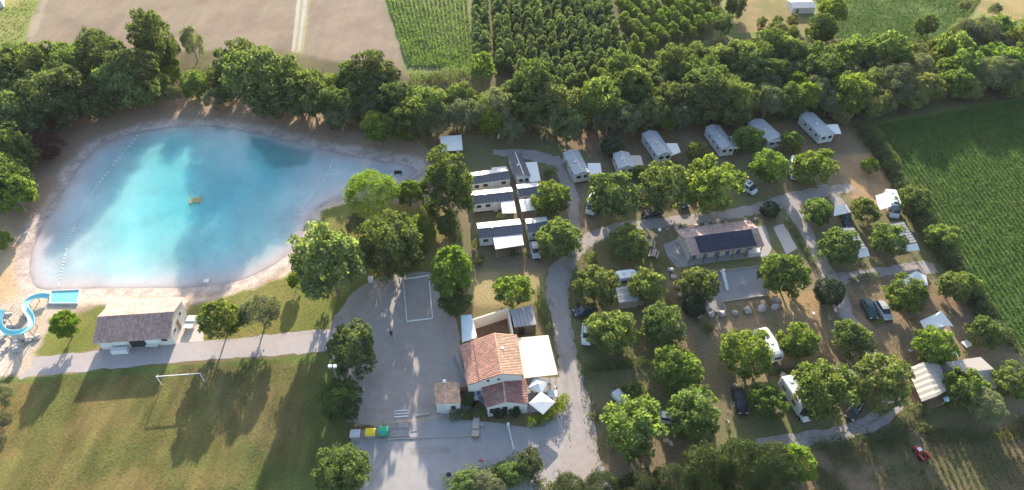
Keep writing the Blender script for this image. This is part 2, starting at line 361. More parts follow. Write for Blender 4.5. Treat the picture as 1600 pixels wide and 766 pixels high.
vdeep = np.clip(-dd/13+n_a*.9-.1, 0, 1)[..., None]
c = np.array((.50,.46,.44))*(1-shal)+np.array((.33,.43,.45))*shal
c = c*(1-deep)+np.array((.19,.44,.445))*deep
c = c*(1-vdeep)+np.array((.075,.355,.385))*vdeep
c = c*(1+.35*n_b+.4*n_c)[..., None]
tree_refl = np.clip(.5-sdist(WX, WY, GP([(388,212),(440,222),(490,235),(478,255),(450,262),(425,262),(405,240)]))/1.5+n_b*2, 0, 1)[..., None]  # dark reflection and shade of the bank tree painted into the water colour
c = c*(1-tree_refl*.55)+np.array((.03,.17,.16))*tree_refl*.55
at = me.color_attributes.new('depth_refl_tint', 'FLOAT_COLOR', 'POINT')
at.data.foreach_set('color', np.concatenate([c[used], np.ones((used.sum(), 1))], -1).reshape(-1).astype(np.float32))
m, t, N, L = newmat('pond_water'); b = N['Principled BSDF']; b.inputs['Roughness'].default_value = .12; b.subsurface_method = 'BURLEY'; b.inputs['Subsurface Weight'].default_value = 1.0; b.inputs['Subsurface Radius'].default_value = (.7, 1, 1); b.inputs['Subsurface Scale'].default_value = 8.; b.inputs['IOR'].default_value = 1.33
a_ = N.new('ShaderNodeAttribute'); a_.attribute_name = 'depth_refl_tint'; L.new(a_.outputs['Color'], b.inputs['Base Color'])
tc = N.new('ShaderNodeTexCoord'); n1 = N.new('ShaderNodeTexNoise'); n1.inputs['Scale'].default_value = 1.1; n1.inputs['Detail'].default_value = 6; L.new(tc.outputs['Object'], n1.inputs[0])
bp = N.new('ShaderNodeBump'); bp.inputs['Strength'].default_value = .8; bp.inputs['Distance'].default_value = .10; L.new(n1.outputs['Fac'], bp.inputs['Height']); L.new(bp.outputs[0], b.inputs['Normal'])
me.materials.append(m); tag(link('pond_water', me), 'turquoise water of the bathing pond, pale and shallow at its rim', kind='structure')

# ------------------------------------------------------------ roads, paths, slabs
def gravel(name, c, var=.12, stain=.25, scol=None, sc_=.9):
    return pm(name, c, .95, var, sc_, .35, stain=stain, scol=scol, fine=9, spec=.15)
M['gravel'] = gravel('gravel', (.32,.28,.255), .16, .5, (.24,.205,.185))
M['asphalt'] = gravel('worn_asphalt', (.31,.29,.29), .12, .45, (.22,.205,.20))
M['lane'] = gravel('lane_asphalt', (.30,.265,.25), .16, .5, (.22,.185,.165))
M['pathm'] = gravel('path_asphalt', (.36,.32,.31), .1, .3, (.28,.25,.24))
M['concrete'] = gravel('concrete', (.32,.30,.29), .08, .25)
M['paleslab'] = gravel('pale_paving', (.50,.43,.38), .08, .2, (.42,.36,.30), 1.2)
M['court'] = gravel('court_surface', (.24,.235,.24), .07, .2)
def sheet(name, pts, z, mat, label=None, n=4, jit=.25, world=False, smooth=True, seed=0):
    P_ = pts if world else GP(pts)
    P_ = smooth_closed(P_, n) if smooth else [Vector(p) for p in P_]
    if jit:   # fray the edge
        Q = []
        for i, p in enumerate(P_):
            q_ = P_[(i+1) % len(P_)]; L_ = (q_-p).length; k = max(1, int(L_/.9))
            for a in range(k):
                r = p.lerp(q_, a/k); Q.append(r+Vector((mnoise.noise(r*.7+Vector((seed, 0, 0)))*jit*1.6+random.uniform(-jit, jit)*.4, mnoise.noise(r*.7+Vector((seed, 9, 0)))*jit*1.6+random.uniform(-jit, jit)*.4, 0)))
        P_ = Q
    bm = bmesh.new(); vs_ = [bm.verts.new((p.x, p.y, z)) for p in P_]
    f = bm.faces.new(vs_); f.normal_update()
    if f.normal.z < 0: f.normal_flip()
    bmesh.ops.triangulate(bm, faces=[f]); me = bpy.data.meshes.new(name); bm.to_mesh(me); bm.free(); me.materials.append(mat)
    return tag(link(name, me), label, kind='structure')
VERGE = []
def road(name, pts, z, mat, label=None, jit=.35, seed=0):
    "pts: (px, py, width in px)"
    c = smooth_open([(*G(a, b)[:2], w_/S(a, b)/2) for a, b, w_ in pts], 6)
    l = []; r = []
    for i, p in enumerate(c):
        d = (c[min(i+1, len(c)-1)]-c[max(i-1, 0)]); d = Vector((d.x, d.y)).normalized(); n_ = Vector((-d.y, d.x))
        q0 = Vector((p.x, p.y)); l.append((q0+n_*p.z).to_3d()); r.append((q0-n_*p.z).to_3d())
    VERGE.append([np.array([[p.x, p.y] for p in l]), np.array([[p.x, p.y] for p in r])])
    return sheet(name, l+r[::-1], z, mat, label, jit=jit, world=True, smooth=False, seed=seed)
sheet('car_park', [(560,450),(600,432),(628,428),(672,426),(692,470),(712,500),(722,560),(724,640),(700,662),(556,664),(546,640),(538,600),(522,560),(514,518),(520,500),(535,478)], .006, M['gravel'], 'gravel car park and boules ground west of the restaurant', seed=1)
sheet('forecourt', [(552,680),(600,668),(690,655),(760,660),(830,672),(880,640),(900,690),(940,720),(960,800),(900,860),(700,860),(560,830),(556,740)], .012, M['asphalt'], 'worn asphalt forecourt at the campsite entrance', seed=2)
road('campsite_lane', [(900,800,66),(905,740,64),(908,700,52),(905,650,42),(897,610,36),(889,565,32),(881,520,30),(874,475,32),(872,440,36),(880,415,34),(898,393,28),(925,372,26),(965,358,24),(1020,349,22),(1090,342,22),(1150,333,22),(1200,322,26),(1250,308,28),(1300,298,22),(1330,292,20)], .018, M['lane'], 'gravelled lane curving up through the campsite', seed=3)
road('campsite_lane', [(896,392,16),(897,350,18),(893,310,20),(884,275,24),(872,256,26),(845,246,26),(815,240,22),(770,238,14)], .022, M['lane'], 'narrow lane behind the mobile homes', seed=4)
road('campsite_lane', [(1230,312,28),(1250,345,22),(1270,385,22),(1292,425,24),(1305,455,28),(1322,490,26),(1345,525,22),(1368,560,20),(1392,600,24),(1395,630,30),(1360,662,26),(1300,680,22),(1240,688,20),(1180,690,14)], .026, M['lane'], 'lane crossing the east half of the campsite and bending west', seed=5)
road('campsite_lane', [(1298,438,26),(1340,431,20),(1400,421,18),(1440,418,30),(1462,420,22)], .030, M['lane'], 'short lane stub toward the crop field', seed=6)
sheet('asphalt_path', [(30,590),(50,570),(56,558),(110,553),(160,548),(240,540),(276,537),(320,533),(380,528),(440,521),(520,513),(560,508),(556,540),(520,548),(420,556),(300,564),(200,573),(100,583),(52,588)], .010, M['pathm'], 'grey asphalt path between pond lawn and football pitch', seed=7)
sheet('gravel_pad', [(1208,355),(1224,350),(1246,388),(1229,398)], .008, M['paleslab'], 'pale gravel pad beside the toilet block', jit=.1, smooth=False)
sheet('gravel_pad', [(1275,290),(1292,288),(1322,318),(1306,322)], .034, M['lane'], 'grey parking pad in the shade', jit=.1, smooth=False)
sheet('farm_track', [(468,-40),(464,0),(458,60),(456,80),(460,80),(463,60),(470,0),(474,-40)], .006, M['concrete'], 'left rut of the farm track', jit=.15, smooth=False)
sheet('farm_track', [(478,-40),(474,0),(467,60),(465,80),(469,80),(472,60),(480,0),(485,-40)], .006, M['concrete'], 'right rut of the farm track', jit=.15, smooth=False)
sheet('terrace_paving', [(166,470),(286,464),(292,494),(318,492),(318,533),(276,537),(160,548)], .014, M['paleslab'], 'pale paving round the beach building', jit=.05, smooth=False)
sheet('block_paving', [(1036,382),(1062,372),(1196,352),(1206,388),(1200,400),(1130,408),(1058,418),(1044,402)], .008, M['concrete'], 'concrete apron round the toilet block', jit=.05, smooth=False)
sheet('courtyard_paving', [(700,560),(716,553),(736,606),(760,640),(825,645),(862,640),(884,610),(880,590),(817,590),(740,600),(735,640),(716,656),(722,640)], .016, M['concrete'], 'grey paving round the restaurant', jit=.05, smooth=False)
sheet('kerbside_path', [(690,655),(760,659),(824,668),(824,662),(862,650),(866,664),(820,682),(690,668)], .020, M['concrete'], 'paved strip in front of the restaurant hedge', jit=.05, smooth=False)
sheet('play_court', [(1113,426),(1184,417),(1200,462),(1128,472),(1134,486),(1106,489),(1097,468),(1108,458)], .012, M['court'], 'grey surfaced playground court', jit=.0, smooth=False)
M['patch'] = gravel('patched_asphalt', (.27,.255,.25), .1, .3)
sheet('asphalt_patch', [(640,700),(700,696),(704,708),(642,712)], .018, M['patch'], 'darker repair patch in the forecourt', jit=.06, smooth=False)
sheet('asphalt_patch', [(790,712),(800,712),(812,760),(800,762)], .018, M['patch'], 'long repair patch beside the forecourt bed', jit=.06, smooth=False)
sheet('asphalt_patch', [(840,690),(872,684),(876,694),(846,700)], .018, M['patch'], 'small repair patch near the lane mouth', jit=.06, smooth=False)
for i, (a_, b_) in enumerate((((600,700),(560,762)),((612,700),(575,764)),((880,560),(900,690)),((890,560),(915,690)))):
    sheet('tyre_track', [(a_[0]-2,a_[1]),(a_[0]+2,a_[1]),(b_[0]+2.4,b_[1]),(b_[0]-2.4,b_[1])], .024, M['patch'], ['western','second','third','eastern'][i]+' faint tyre track on the forecourt and lane', jit=.10, smooth=False)
sheet('pitch_road', [(-80,175),(8,168),(14,182),(6,215),(-4,245),(-80,260)], .006, M['pathm'], 'pale service road at the left edge', jit=.2)

# ------------------------------------------------------------ trees
def leaf_quads(pos, nrm, size, rng, asp=.62):
    n = len(pos)
    nrm = nrm/np.linalg.norm(nrm, axis=1, keepdims=True)
    r = rng.normal(size=(n, 3)); u = np.cross(nrm, r); u /= np.linalg.norm(u, axis=1, keepdims=True)+1e-9; v = np.cross(nrm, u)
    s = (size*rng.uniform(.6, 1.35, n))[:, None]
    u = u*s*.5; v = v*s*.5*asp
    fold = nrm*s*.12
    return np.stack([pos-u, pos-v*1.0-fold, pos+u, pos+v-fold], 1)
def unit(n, rng):
    d = rng.normal(size=(n, 3)); return d/np.linalg.norm(d, axis=1, keepdims=True)
def crown_mesh(name, seed, Rx, Rz, zc, ncl, per, rc, leaf, mat, shell=.74, lobes=.22, low=-.55, inner=500, cone=0, asp=.62, jitr=.15):
    rng = np.random.default_rng(seed)
    k = np.arange(ncl*3)+.5; ph = np.arccos(1-2*k/(ncl*3)); th = np.pi*(1+5**.5)*k
    d = np.stack([np.cos(th)*np.sin(ph), np.sin(th)*np.sin(ph), np.cos(ph)], -1)
    d = d[d[:, 2] > low]; d = d[rng.permutation(len(d))[:ncl]]; d += rng.normal(size=d.shape)*.16
    d /= np.linalg.norm(d, axis=1, keepdims=True)
    L1 = unit(5, rng); lob = 1+lobes*np.max(d@L1.T, axis=1)-lobes*.55
    rad = shell*lob*rng.uniform(1-jitr*1.1, 1+jitr*.8, len(d))
    cen = d*rad[:, None]*np.array([Rx, Rx, Rz])
    if cone:   # narrow towards the top
        tz = np.clip((cen[:, 2]+Rz)/(2*Rz), 0, 1); cen[:, :2] *= (1-cone*tz)[:, None]
    P_ = []; Nn = []
    for c_, dd_ in zip(cen, d):
        r_ = rc*rng.uniform(.7, 1.3); n = max(8, int(per*(r_/rc)**2))
        u = unit(n, rng); u += dd_*.45+np.array([0, 0, .25]); u /= np.linalg.norm(u, axis=1, keepdims=True)
        P_.append(c_+u*r_*rng.uniform(.55, 1.05, n)[:, None]*np.array([1, 1, .78])); Nn.append(u*.75+unit(n, rng)*.75)
    u = unit(inner, rng); P_.append(u*rng.uniform(.2, .75, inner)[:, None]*np.array([Rx, Rx, Rz])*.85*((1-cone*.5) if cone else 1)); Nn.append(unit(inner, rng))
    P_ = np.concatenate(P_); Nn = np.concatenate(Nn); P_[:, 2] += zc
    ok = P_[:, 2] > .12; P_ = P_[ok]; Nn = Nn[ok]
    return quads_mesh(name, leaf_quads(P_, Nn, leaf, rng, asp), mat), cen+np.array([0, 0, zc])
def trunk_mesh(name, seed, h0, r0, cen, mat, nl=9, top=.7):
    rr = random.Random(seed); mb = MB()
    zt = h0+(max(c_[2] for c_ in cen)-h0)*top
    p = Vector((0, 0, -.1)); pts = [p]
    for i in range(4): pts.append(Vector((rr.uniform(-.12, .12), rr.uniform(-.12, .12), h0+(zt-h0)*i/3)))
    for i in range(4): mb.bar(pts[i], pts[i+1], r0*(1-.2*i), r0*(1-.2*(i+1)), 7)
    pick = [c_ for c_ in cen]; rr.shuffle(pick)
    for c_ in pick[:nl]:
        s = rr.uniform(.2, .8); st = pts[1].lerp(pts[3], s); e = Vector(c_)
        mid = st.lerp(e, .5)+Vector((0, 0, -.2)); mb.bar(st, mid, r0*.42, r0*.28, 5); mb.bar(mid, e, r0*.28, r0*.08, 5)
    return mb.mesh(name, mat)
KINDS = {}
def mk(kind, nvar, mat, R0, Rz, zc, ncl, per, rc, leaf, h0, r0, bark='bark_pale', **kw):
    KINDS[kind] = dict(R0=R0, zc=zc, v=[])
    for i in range(nvar):
        s = hash((kind, i)) if False else sum(map(ord, kind))*31+i*7
        cm, cen = crown_mesh('crown', s, R0, Rz*(1+.08*((i % 3)-1)), zc, ncl, per, rc, leaf, M[mat], **kw)
        tm = trunk_mesh('trunk', s, h0, r0, cen, M[bark], top=.55 if R0 > 2 else .8)
        KINDS[kind]['v'].append((tm, cm))
mk('plane', 6, 'leaf_plane', 4.3, 3.7, 4.3, 85, 48, .92, .56, 1.5, .2, inner=500, shell=.80, low=-.75, lobes=.34, jitr=.24)
mk('broad', 5, 'leaf_dark', 5.2, 5.8, 6.5, 120, 55, 1.15, .58, 1.6, .28, 'bark', inner=700, lobes=.5, low=-.8, jitr=.26)
mk('broadlit', 4, 'leaf_mid', 5.2, 5.5, 6.2, 120, 55, 1.15, .58, 1.6, .28, 'bark', inner=700, lobes=.5, low=-.8, jitr=.26)
mk('lime', 2, 'leaf_lime', 3.6, 3.7, 4.5, 70, 60, .85, .46, 1.6, .17, inner=500)
mk('willow', 1, 'leaf_willow', 4.6, 4.0, 5.0, 70, 110, 1.1, .36, 1.5, .2, inner=600, asp=.35)
mk('olive', 2, 'leaf_olive', 4.2, 3.9, 4.9, 60, 100, 1.1, .34, 1.5, .2, inner=600)
mk('ever', 2, 'leaf_ever', 2.4, 2.2, 2.35, 110, 60, .5, .26, .5, .14, 'bark', shell=.84, lobes=.03, low=-.95, inner=700, jitr=.03)
mk('pine', 2, 'leaf_pine', 4.4, 5.6, 5.4, 110, 140, 1.15, .36, 1.0, .22, 'bark', lobes=.3, low=-.9, inner=900, asp=.3)
mk('nursery', 3, 'leaf_nursery', 1.75, 2.6, 3.1, 20, 45, .72, .40, .7, .09, 'bark', low=-.9, inner=90, cone=.55)
mk('bright', 3, 'leaf_bright', 1.8, 2.2, 2.8, 20, 50, .74, .38, .7, .09, 'bark', low=-.9, inner=90, cone=.3)
mk('bush', 4, 'leaf_bush', 3.0, 2.7, 3.0, 45, 70, .95, .38, .6, .13, 'bark', lobes=.4, low=-.9, inner=350)
mk('shrub', 3, 'leaf_bush', 1.3, 1.1, 1.15, 16, 60, .45, .22, .2, .05, 'bark', low=-.9, inner=120)
mk('purple', 1, 'leaf_purple', 3.6, 3.0, 3.4, 50, 90, 1.0, .36, 1., .15, 'bark', inner=400, low=-.9)
NAMES = dict(plane='plane_tree', broad='broadleaf_tree', broadlit='broadleaf_tree', lime='lime_tree', willow='willow_tree', olive='olive_tree', ever='evergreen_bush', pine='pine_tree', nursery='nursery_tree', bright='young_tree', bush='scrub_tree', shrub='shrub', purple='purple_leaved_tree')
CNT = {}
def put_tree(kind, loc, s, label, group=None, cat=None, sz=1.):
    K = KINDS[kind]; i = CNT.get(kind, 0); CNT[kind] = i+1; tm, cm = K['v'][i % len(K['v'])]
    r = empty(NAMES[kind], (loc[0], loc[1], 0), random.uniform(0, 6.28), label, cat or ('bush' if kind in ('ever', 'shrub') else 'tree'), group, (s, s, s*sz))
    link('trunk', tm, r); link('crown', cm, r); return r
def tree(px, py, wpx, kind, label, group=None, sz=1., cat=None):
    K = KINDS[kind]; zc = K['zc']
    for _ in range(4): s = wpx/2/S(px, py, zc)/K['R0']; zc = K['zc']*s*sz
    s *= .98; p = G(px, py, zc)
    return put_tree(kind, p, s, label, group, cat, sz)
NG = 'mulberry shaped shade trees on the pitches'
TREES = [
 (101,507,46,'lime','small round tree alone on the lawn beside the water slide'),
 (343,497,66,'lime','bright lime green tree right of the beach building'),
 (404,488,64,'olive','grey green tree with airy crown on the pond lawn beside the lime one'),
 (460,438,26,'lime','tiny lime green tree at the foot of the big clumpy tree by the pond'),
 (514,408,108,'broadlit','big clumpy green tree on the lawn where the pond narrows', 1.3),
 (606,384,98,'broad','large grey green dome tree at the north edge of the car park', 1.0),
 (580,303,88,'willow','yellow green weeping tree on the south shore of the pond tail'),
 (640,300,44,'lime','deep green tree squeezed between the yellow green tree and the tall dark one'),
 (699,290,80,'broad','tall dark tree standing between the pond tail and the mobile homes', 1.35),
 (657,357,48,'lime','medium green tree behind the grey green dome tree'),
 (557,350,36,'olive','small grey green tree below the yellow green weeping tree'),
 (695,352,36,'broad','narrow dark tree below the tall tree beside the mobile homes'),
 (706,424,70,'lime','fresh green tall tree on the east edge of the boules ground', 1.5),
 (712,468,46,'broad','dark lower tree right behind the courtyard of the restaurant'),
 (548,545,76,'broad','dark green tree on the west edge of the car park, level with its middle', 1.2),
 (533,628,66,'broad','dark green tree next to the floodlight mast'),
 (537,738,84,'broad','dark green tree at the bottom edge, left of the forecourt'),
 (800,452,60,'plane','round light green tree on dry grass north of the restaurant'),
 (862,313,62,'plane','light green tree right of the rear pair of grey mobile homes'),
 (875,371,72,'plane','light green tree in the bend of the lane beside the parked silver car'),
 (983,380,60,'plane','light green tree left of the picnic tables'),
 (959,304,80,'plane','left wide tree of the row along the main lane, next to the white camper nose'),
 (1035,292,78,'plane','wide tree over the dark parked car on the main lane'),
 (1112,288,92,'plane','widest tree of the upper row, left of the white camper van'),
 (1087,238,38,'plane','small tree between the third and fourth hillside mobile homes'),
 (1000,268,26,'plane','little tree between two canopies near the evergreen ball'),
 (1168,216,50,'plane','tree covering the left half of the mobile home under the wood'),
 (1200,260,56,'plane','tree below the partly hidden mobile home in the upper row'),
 (1238,222,36,'plane','small upright tree left of the easternmost mobile home'),
 (1270,258,66,'plane','round tree beside the white van near the lane corner'),
 (1280,332,48,'plane','tree on the east side of the lane fork, west of the dark van'),
 (1310,385,62,'plane','tree overhanging the left grey roofed shelter'),
 (1352,327,44,'plane','small tree between the dark van and the motorhome with awning'),
 (1389,374,54,'plane','tree overhanging the right grey roofed shelter'),
 (1426,314,50,'plane','tree on the field edge right of the motorhome with awning'),
 (1472,368,50,'plane','lonely tree breaking the hedge above the crop field'),
 (1359,258,28,'plane','tiny tree on bare soil near the corner of the crop field'),
 (1228,427,76,'plane','big light green tree on the east side of the playground'),
 (1090,441,62,'plane','flat crowned tree on the west side of the playground'),
 (1013,447,56,'plane','tree right of the caravan with the grey awning'),
 (932,450,66,'plane','tree left of the caravan with the grey awning'),
 (953,514,78,'plane','spreading tree over the half hidden white car by the lane'),
 (1032,507,74,'plane','spreading tree south of the caravan with the grey awning'),
 (1061,577,76,'plane','tree in the middle of the western pitches'),
 (990,610,36,'plane','young tree on the shaded pitch above the small white trailer'),
 (993,668,94,'plane','large tree nearest the forecourt on the western pitches'),
 (1086,650,84,'plane','large tree right of the pale car wedged between crowns'),
 (1167,552,80,'plane','tree touching the left side of the long white caravan'),
 (1247,535,62,'plane','tree right of the long white caravan'),
 (1335,530,62,'plane','tree on the bare pitch below the dark and silver cars'),
 (1199,622,60,'plane','tree between the dark estate car and the white motorhome'),
 (1291,611,92,'plane','large tree right of the white motorhome'),
 (1381,598,86,'plane','large tree left of the striped safari tent'),
 (1418,460,62,'plane','tree in front of the pointed cream tent top'),
 (1487,448,50,'plane','left tree of the pair by the hedge, near the pointed tent'),
 (1514,446,44,'plane','right tree of the pair leaning over the hedge'),
 (1540,520,50,'plane','tree on the hedge line below the angular cream tent'),
 (1457,541,64,'plane','tree just below the angular cream tent'),
 (1508,608,62,'plane','tree between the striped safari tent and the hip roofed tent'),
 (1543,636,60,'olive','dull green tree below the hip roofed tent'),
 (1588,596,58,'plane','tree cut by the right edge of the picture'),
 (957,229,36,'ever','dark clipped evergreen ball behind the mobile homes'),
 (1296,455,46,'ever','large dark clipped ball bush at the lane junction'),
 (1203,327,30,'ever','dark ball bush at the corner of the toilet block lawn'),
 (1084,477,38,'ever','dark bush under the flat crowned tree by the playground'),
 (22,302,62,'lime','vivid green tree at the left edge above the pond bank'),
 (2,375,32,'lime','small vivid green tree cut by the left edge'),
 (70,228,52,'purple','dark red leaved tree on the pond bank'),
 (-2,618,40,'olive','dull green tree on the left edge of the football pitch'),
 (8,655,24,'olive','small dull bush on the left touchline of the pitch'),
 (532,181,52,'olive','dry looking round tree at the foot of the wood by the pond'),
 (590,198,54,'lime','bright round tree at the foot of the wood above the pond tail'),
 (629,199,38,'lime','second bright small tree at the foot of the wood above the pond tail'),
 (145,72,46,'olive','tall greyish poplar rising above the wood at the ploughed field', 1.6),
 (238,64,60,'broad','tall dark tree rising above the wood behind the pond', 1.6),
 (298,66,36,'olive','pale feathery tree top behind the pond wood', 1.6),
 (410,122,110,'broad','very broad dark tree overhanging the north bank of the pond'),
 (200,118,86,'broadlit','broad sunlit tree in the wood at the upper left pond bank'),
 (85,150,90,'broad','broad dark tree above the left pond bank'),
 (1148,8,34,'broad','dark tree at the top beside the sandy track'),
 (1130,38,30,'broad','small dark tree at the corner of the young plantation'),
 (1301,18,48,'lime','bright tree at the top beside the distant white roofed shed'),
 (1284,48,44,'broad','dark tree below the bright one near the distant shed'),
 (1448,38,32,'broad','solitary dark tree on the edge of the distant green field'),
 (1508,8,20,'olive','small grey tree at the far field edge'),
 (1556,14,20,'olive','small grey conical tree at the far right field edge'),
 (752,104,44,'bright','bright yellow green round tree at the end of the row crop'),
 (752,752,40,'olive','pale shrub mass in the forecourt bed', .7),
 (826,722,44,'broad','dark shrub at the tip of the forecourt bed', .7),
 (792,738,40,'broadlit','green shrub in the middle of the forecourt bed', .7),
 (728,757,44,'broadlit','lime green shrub at the bottom end of the forecourt bed', .7),
 (775,764,34,'olive','grey green low shrub at the bottom of the forecourt bed'),
 (848,762,30,'shrub','small shrub on the east side of the forecourt bed'),
 (888,768,56,'pine','olive green pine left of the pine row at the bottom edge'),
 (940,768,62,'pine','olive green pine second from left at the bottom edge'),
 (998,768,68,'pine','olive green pine below the largest pitch tree'),
 (1048,764,70,'pine','dark pine just left of the tall pine block'),
 (1105,742,88,'pine','leftmost of the tall dark pines at the bottom'),
 (1155,736,90,'pine','second tall dark pine at the bottom'),
 (1206,736,88,'pine','third tall dark pine at the bottom'),
 (1246,722,60,'lime','bright topped tree closing the pine block on the right'),
 (780,645,19,'ever','left clipped black green ball in front of the restaurant door'),
 (804,643,19,'ever','right clipped black green ball in front of the restaurant door'),
 (731,624,22,'broad','small dark tree between the hut and the restaurant'),
 (888,258,14,'shrub','tiny bush at the lane side behind the mobile homes'),
 (861,268,26,'shrub','grey green bush right of the rear white canopy'),
 (785,340,22,'olive','small grey tree in front of the middle mobile home'),
 (803,395,14,'shrub','lit bush right of the white terrace of the front mobile home'),
 (822,397,12,'shrub','small bush left of the parked silver car'),
 (742,380,16,'shrub','bush on the left corner of the front mobile home'),
 (747,405,18,'shrub','dark bush below the front mobile home'),
 (921,318,12,'shrub','small bush on the lane corner'),
 (1102,610,20,'shrub','green bush between two big pitch crowns'),
 (1152,186,28,'bush','lit bush at the wood edge above the mobile homes'),
 (982,192,34,'lime','bright bush at the wood edge left of the third mobile home'),
 (1043,192,26,'lime','bright bush at the wood edge above the third mobile home'),
 (1100,182,24,'bush','bush at the wood edge beside the fourth mobile home'),
 (1105,510,20,'shrub','dark bush south west of the playground boulders'),
 (925,405,24,'shrub','dark bush near the bend of the lane'),
 (1440,640,28,'shrub','weedy bush beside the safari tent steps'),
 (1446,665,20,'shrub','yellowish weedy bush at the edge of the rough field'),
 (645,388,46,'broad','dark low tree wedged right of the large dome tree'),
 (560,392,40,'broadlit','low tree filling the gap between the clumpy and the dome tree'),
 (668,335,30,'bush','bush at the foot of the tall tree by the pond tail'),
 (530,372,30,'bush','bush on the pond side of the clumpy tree'),
 (886,690,0,'',''),
]
for px, py, w_, k_, lb, *sz_ in TREES:
    if w_: tree(px, py, w_*(1.0 if k_ == 'plane' else 1.02), k_, lb, sz=sz_[0] if sz_ else 1.)

# ---- wood: every tree its own object, scattered inside outlines
def scatter(poly_px, z, spacing, kinds, group, label, seed, lo=.8, hi=1.2, avoid=()):
    rr = random.Random(seed); P_ = [(p.x, p.y) for p in GP(poly_px, z)]
    x0 = min(p[0] for p in P_); x1 = max(p[0] for p in P_); y0 = min(p[1] for p in P_); y1 = max(p[1] for p in P_)
    n = 0; j = 0; y = y0
    while y < y1:
        x = x0+(spacing/2 if j % 2 else 0)
        while x < x1:
            a = x+rr.uniform(-.3, .3)*spacing; b_ = y+rr.uniform(-.3, .3)*spacing
            if sdist(np.array([[a]]), np.array([[b_]]), P_)[0, 0] < 0 and abs(a) < (b_+110)*.50*1.0+18:
                low_ = 1.
                if -89 < a < -66 and 118 < b_ < 160:
                    low_ = .40 if b_ < 134 else (.62 if b_ < 150 else .8)
                k_ = rr.choices([k for k, _ in kinds], [w_ for _, w_ in kinds])[0]
                put_tree(k_, (a, b_), rr.uniform(lo, hi)*low_, label[k_], group[k_] if isinstance(group, dict) else group, sz=rr.uniform(.88, 1.15)); n += 1
            x += spacing
        y += spacing*.87; j += 1
    return n
WG = 'trees of the wood between pond and fields'
WL = dict(broad='dark broadleaf tree in the dense wood north of the pond and campsite', broadlit='mid green broadleaf tree in the dense wood north of the pond and campsite', olive='greyish tree in the dense wood north of the pond and campsite', lime='fresh green tree in the dense wood north of the pond and campsite', bush='scrubby tree in the bushy thicket above the crop field', plane='leafy tree in the bushy thicket above the crop field', nursery='', bright='')
WGd = {k: 'wood '+k+' trees' for k in WL}
WGd = dict(broad='dark trees of the wood', broadlit='mid green trees of the wood', olive='greyish trees of the wood', lime='fresh green trees of the wood', bush='scrubby trees of the thicket', plane='leafy trees of the thicket')
n1_ = scatter([(-90,95),(40,92),(130,92),(240,72),(330,92),(440,100),(520,100),(600,125),(680,135),(760,120),(850,130),(905,155),(930,178),(800,185),(700,182),(620,182),(560,165),(500,158),(440,150),(380,138),(300,138),(220,140),(150,148),(100,158),(66,190),(20,240),(-20,300),(-90,330)], 7, 6.0, [('broad', 3.2), ('broadlit', 4.2), ('olive', 1.8), ('lime', 1.2)], WGd, WL, 3, .72, 1.15)
n2_ = scatter([(905,158),(940,125),(1000,100),(1080,80),(1150,88),(1220,72),(1285,70),(1310,150),(1270,165),(1180,168),(1100,168),(1000,178),(930,182)], 6, 5.3, [('broad', 1.6), ('broadlit', 5), ('olive', 2.2), ('lime', 1.6)], WGd, WL, 5, .65, 1.0)
n3_ = scatter([(1285,100),(1340,84),(1400,72),(1500,56),(1680,30),(1700,128),(1560,138),(1460,148),(1380,165),(1320,178),(1290,165)], 3, 4.2, [('bush', 5), ('plane', 1.2), ('olive', 1)], WGd, dict(WL, olive=WL['olive']), 8, .62, 1.15)
n4_ = scatter([(1180,20),(1262,20),(1262,50),(1200,55)], 2, 5, [('bush', 1)], 'bushes round the distant shed', dict(bush='scrubby bush in the garden below the distant white roofed shed'), 9, .5, .8)
# ---- plantation: rows of small trees
rr = random.Random(4)
pl = [(p.x, p.y) for p in GP([(735,-60),(738,96),(800,118),(870,138),(905,150),(945,118),(985,95),(935,-60)], 1)]
pb = [(p.x, p.y) for p in GP([(942,-60),(990,92),(1040,78),(1110,55),(1122,20),(1105,-60)], 1)]
for (pg, kd, lb, gr, dx, dy, sl) in ((pl, 'nursery', 'small grey green tree in the close rows of the plantation', 'grey green plantation trees', 3.5, 2.35, -.045), (pb, 'bright', 'small yellow green tree in the wide rows beside the plantation', 'yellow green plantation trees', 4.7, 2.3, -.42)):
    y = 120.
    n_ = 0
    while y < 200:
        cols = [(p_-800)/5.25 for p_ in [745, 756, 775, 786, 802]+[818+15*k for k in range(14)]] if kd == 'nursery' else [i*dx-14 for i in range(-30, 60)]
        for x in cols:
            x += sl*(y-195)
            a = x+rr.uniform(-.22, .22); b_ = y+rr.uniform(-.3, .3)
            pxx = 800+a*FPX/(b_*.7071+CH*.7071); ty = (195-b_)/60
            if sdist(np.array([[a]]), np.array([[b_]]), pg)[0, 0] < 0 and rr.random() > .03 and n_ < 300:
                put_tree(kd, (a, b_), rr.uniform(.72, .98), lb, gr, sz=rr.uniform(1.0, 1.3)); n_ += 1
        y += dy
    print(kd, n_)
print('wood', n1_, n2_, n3_, n4_)

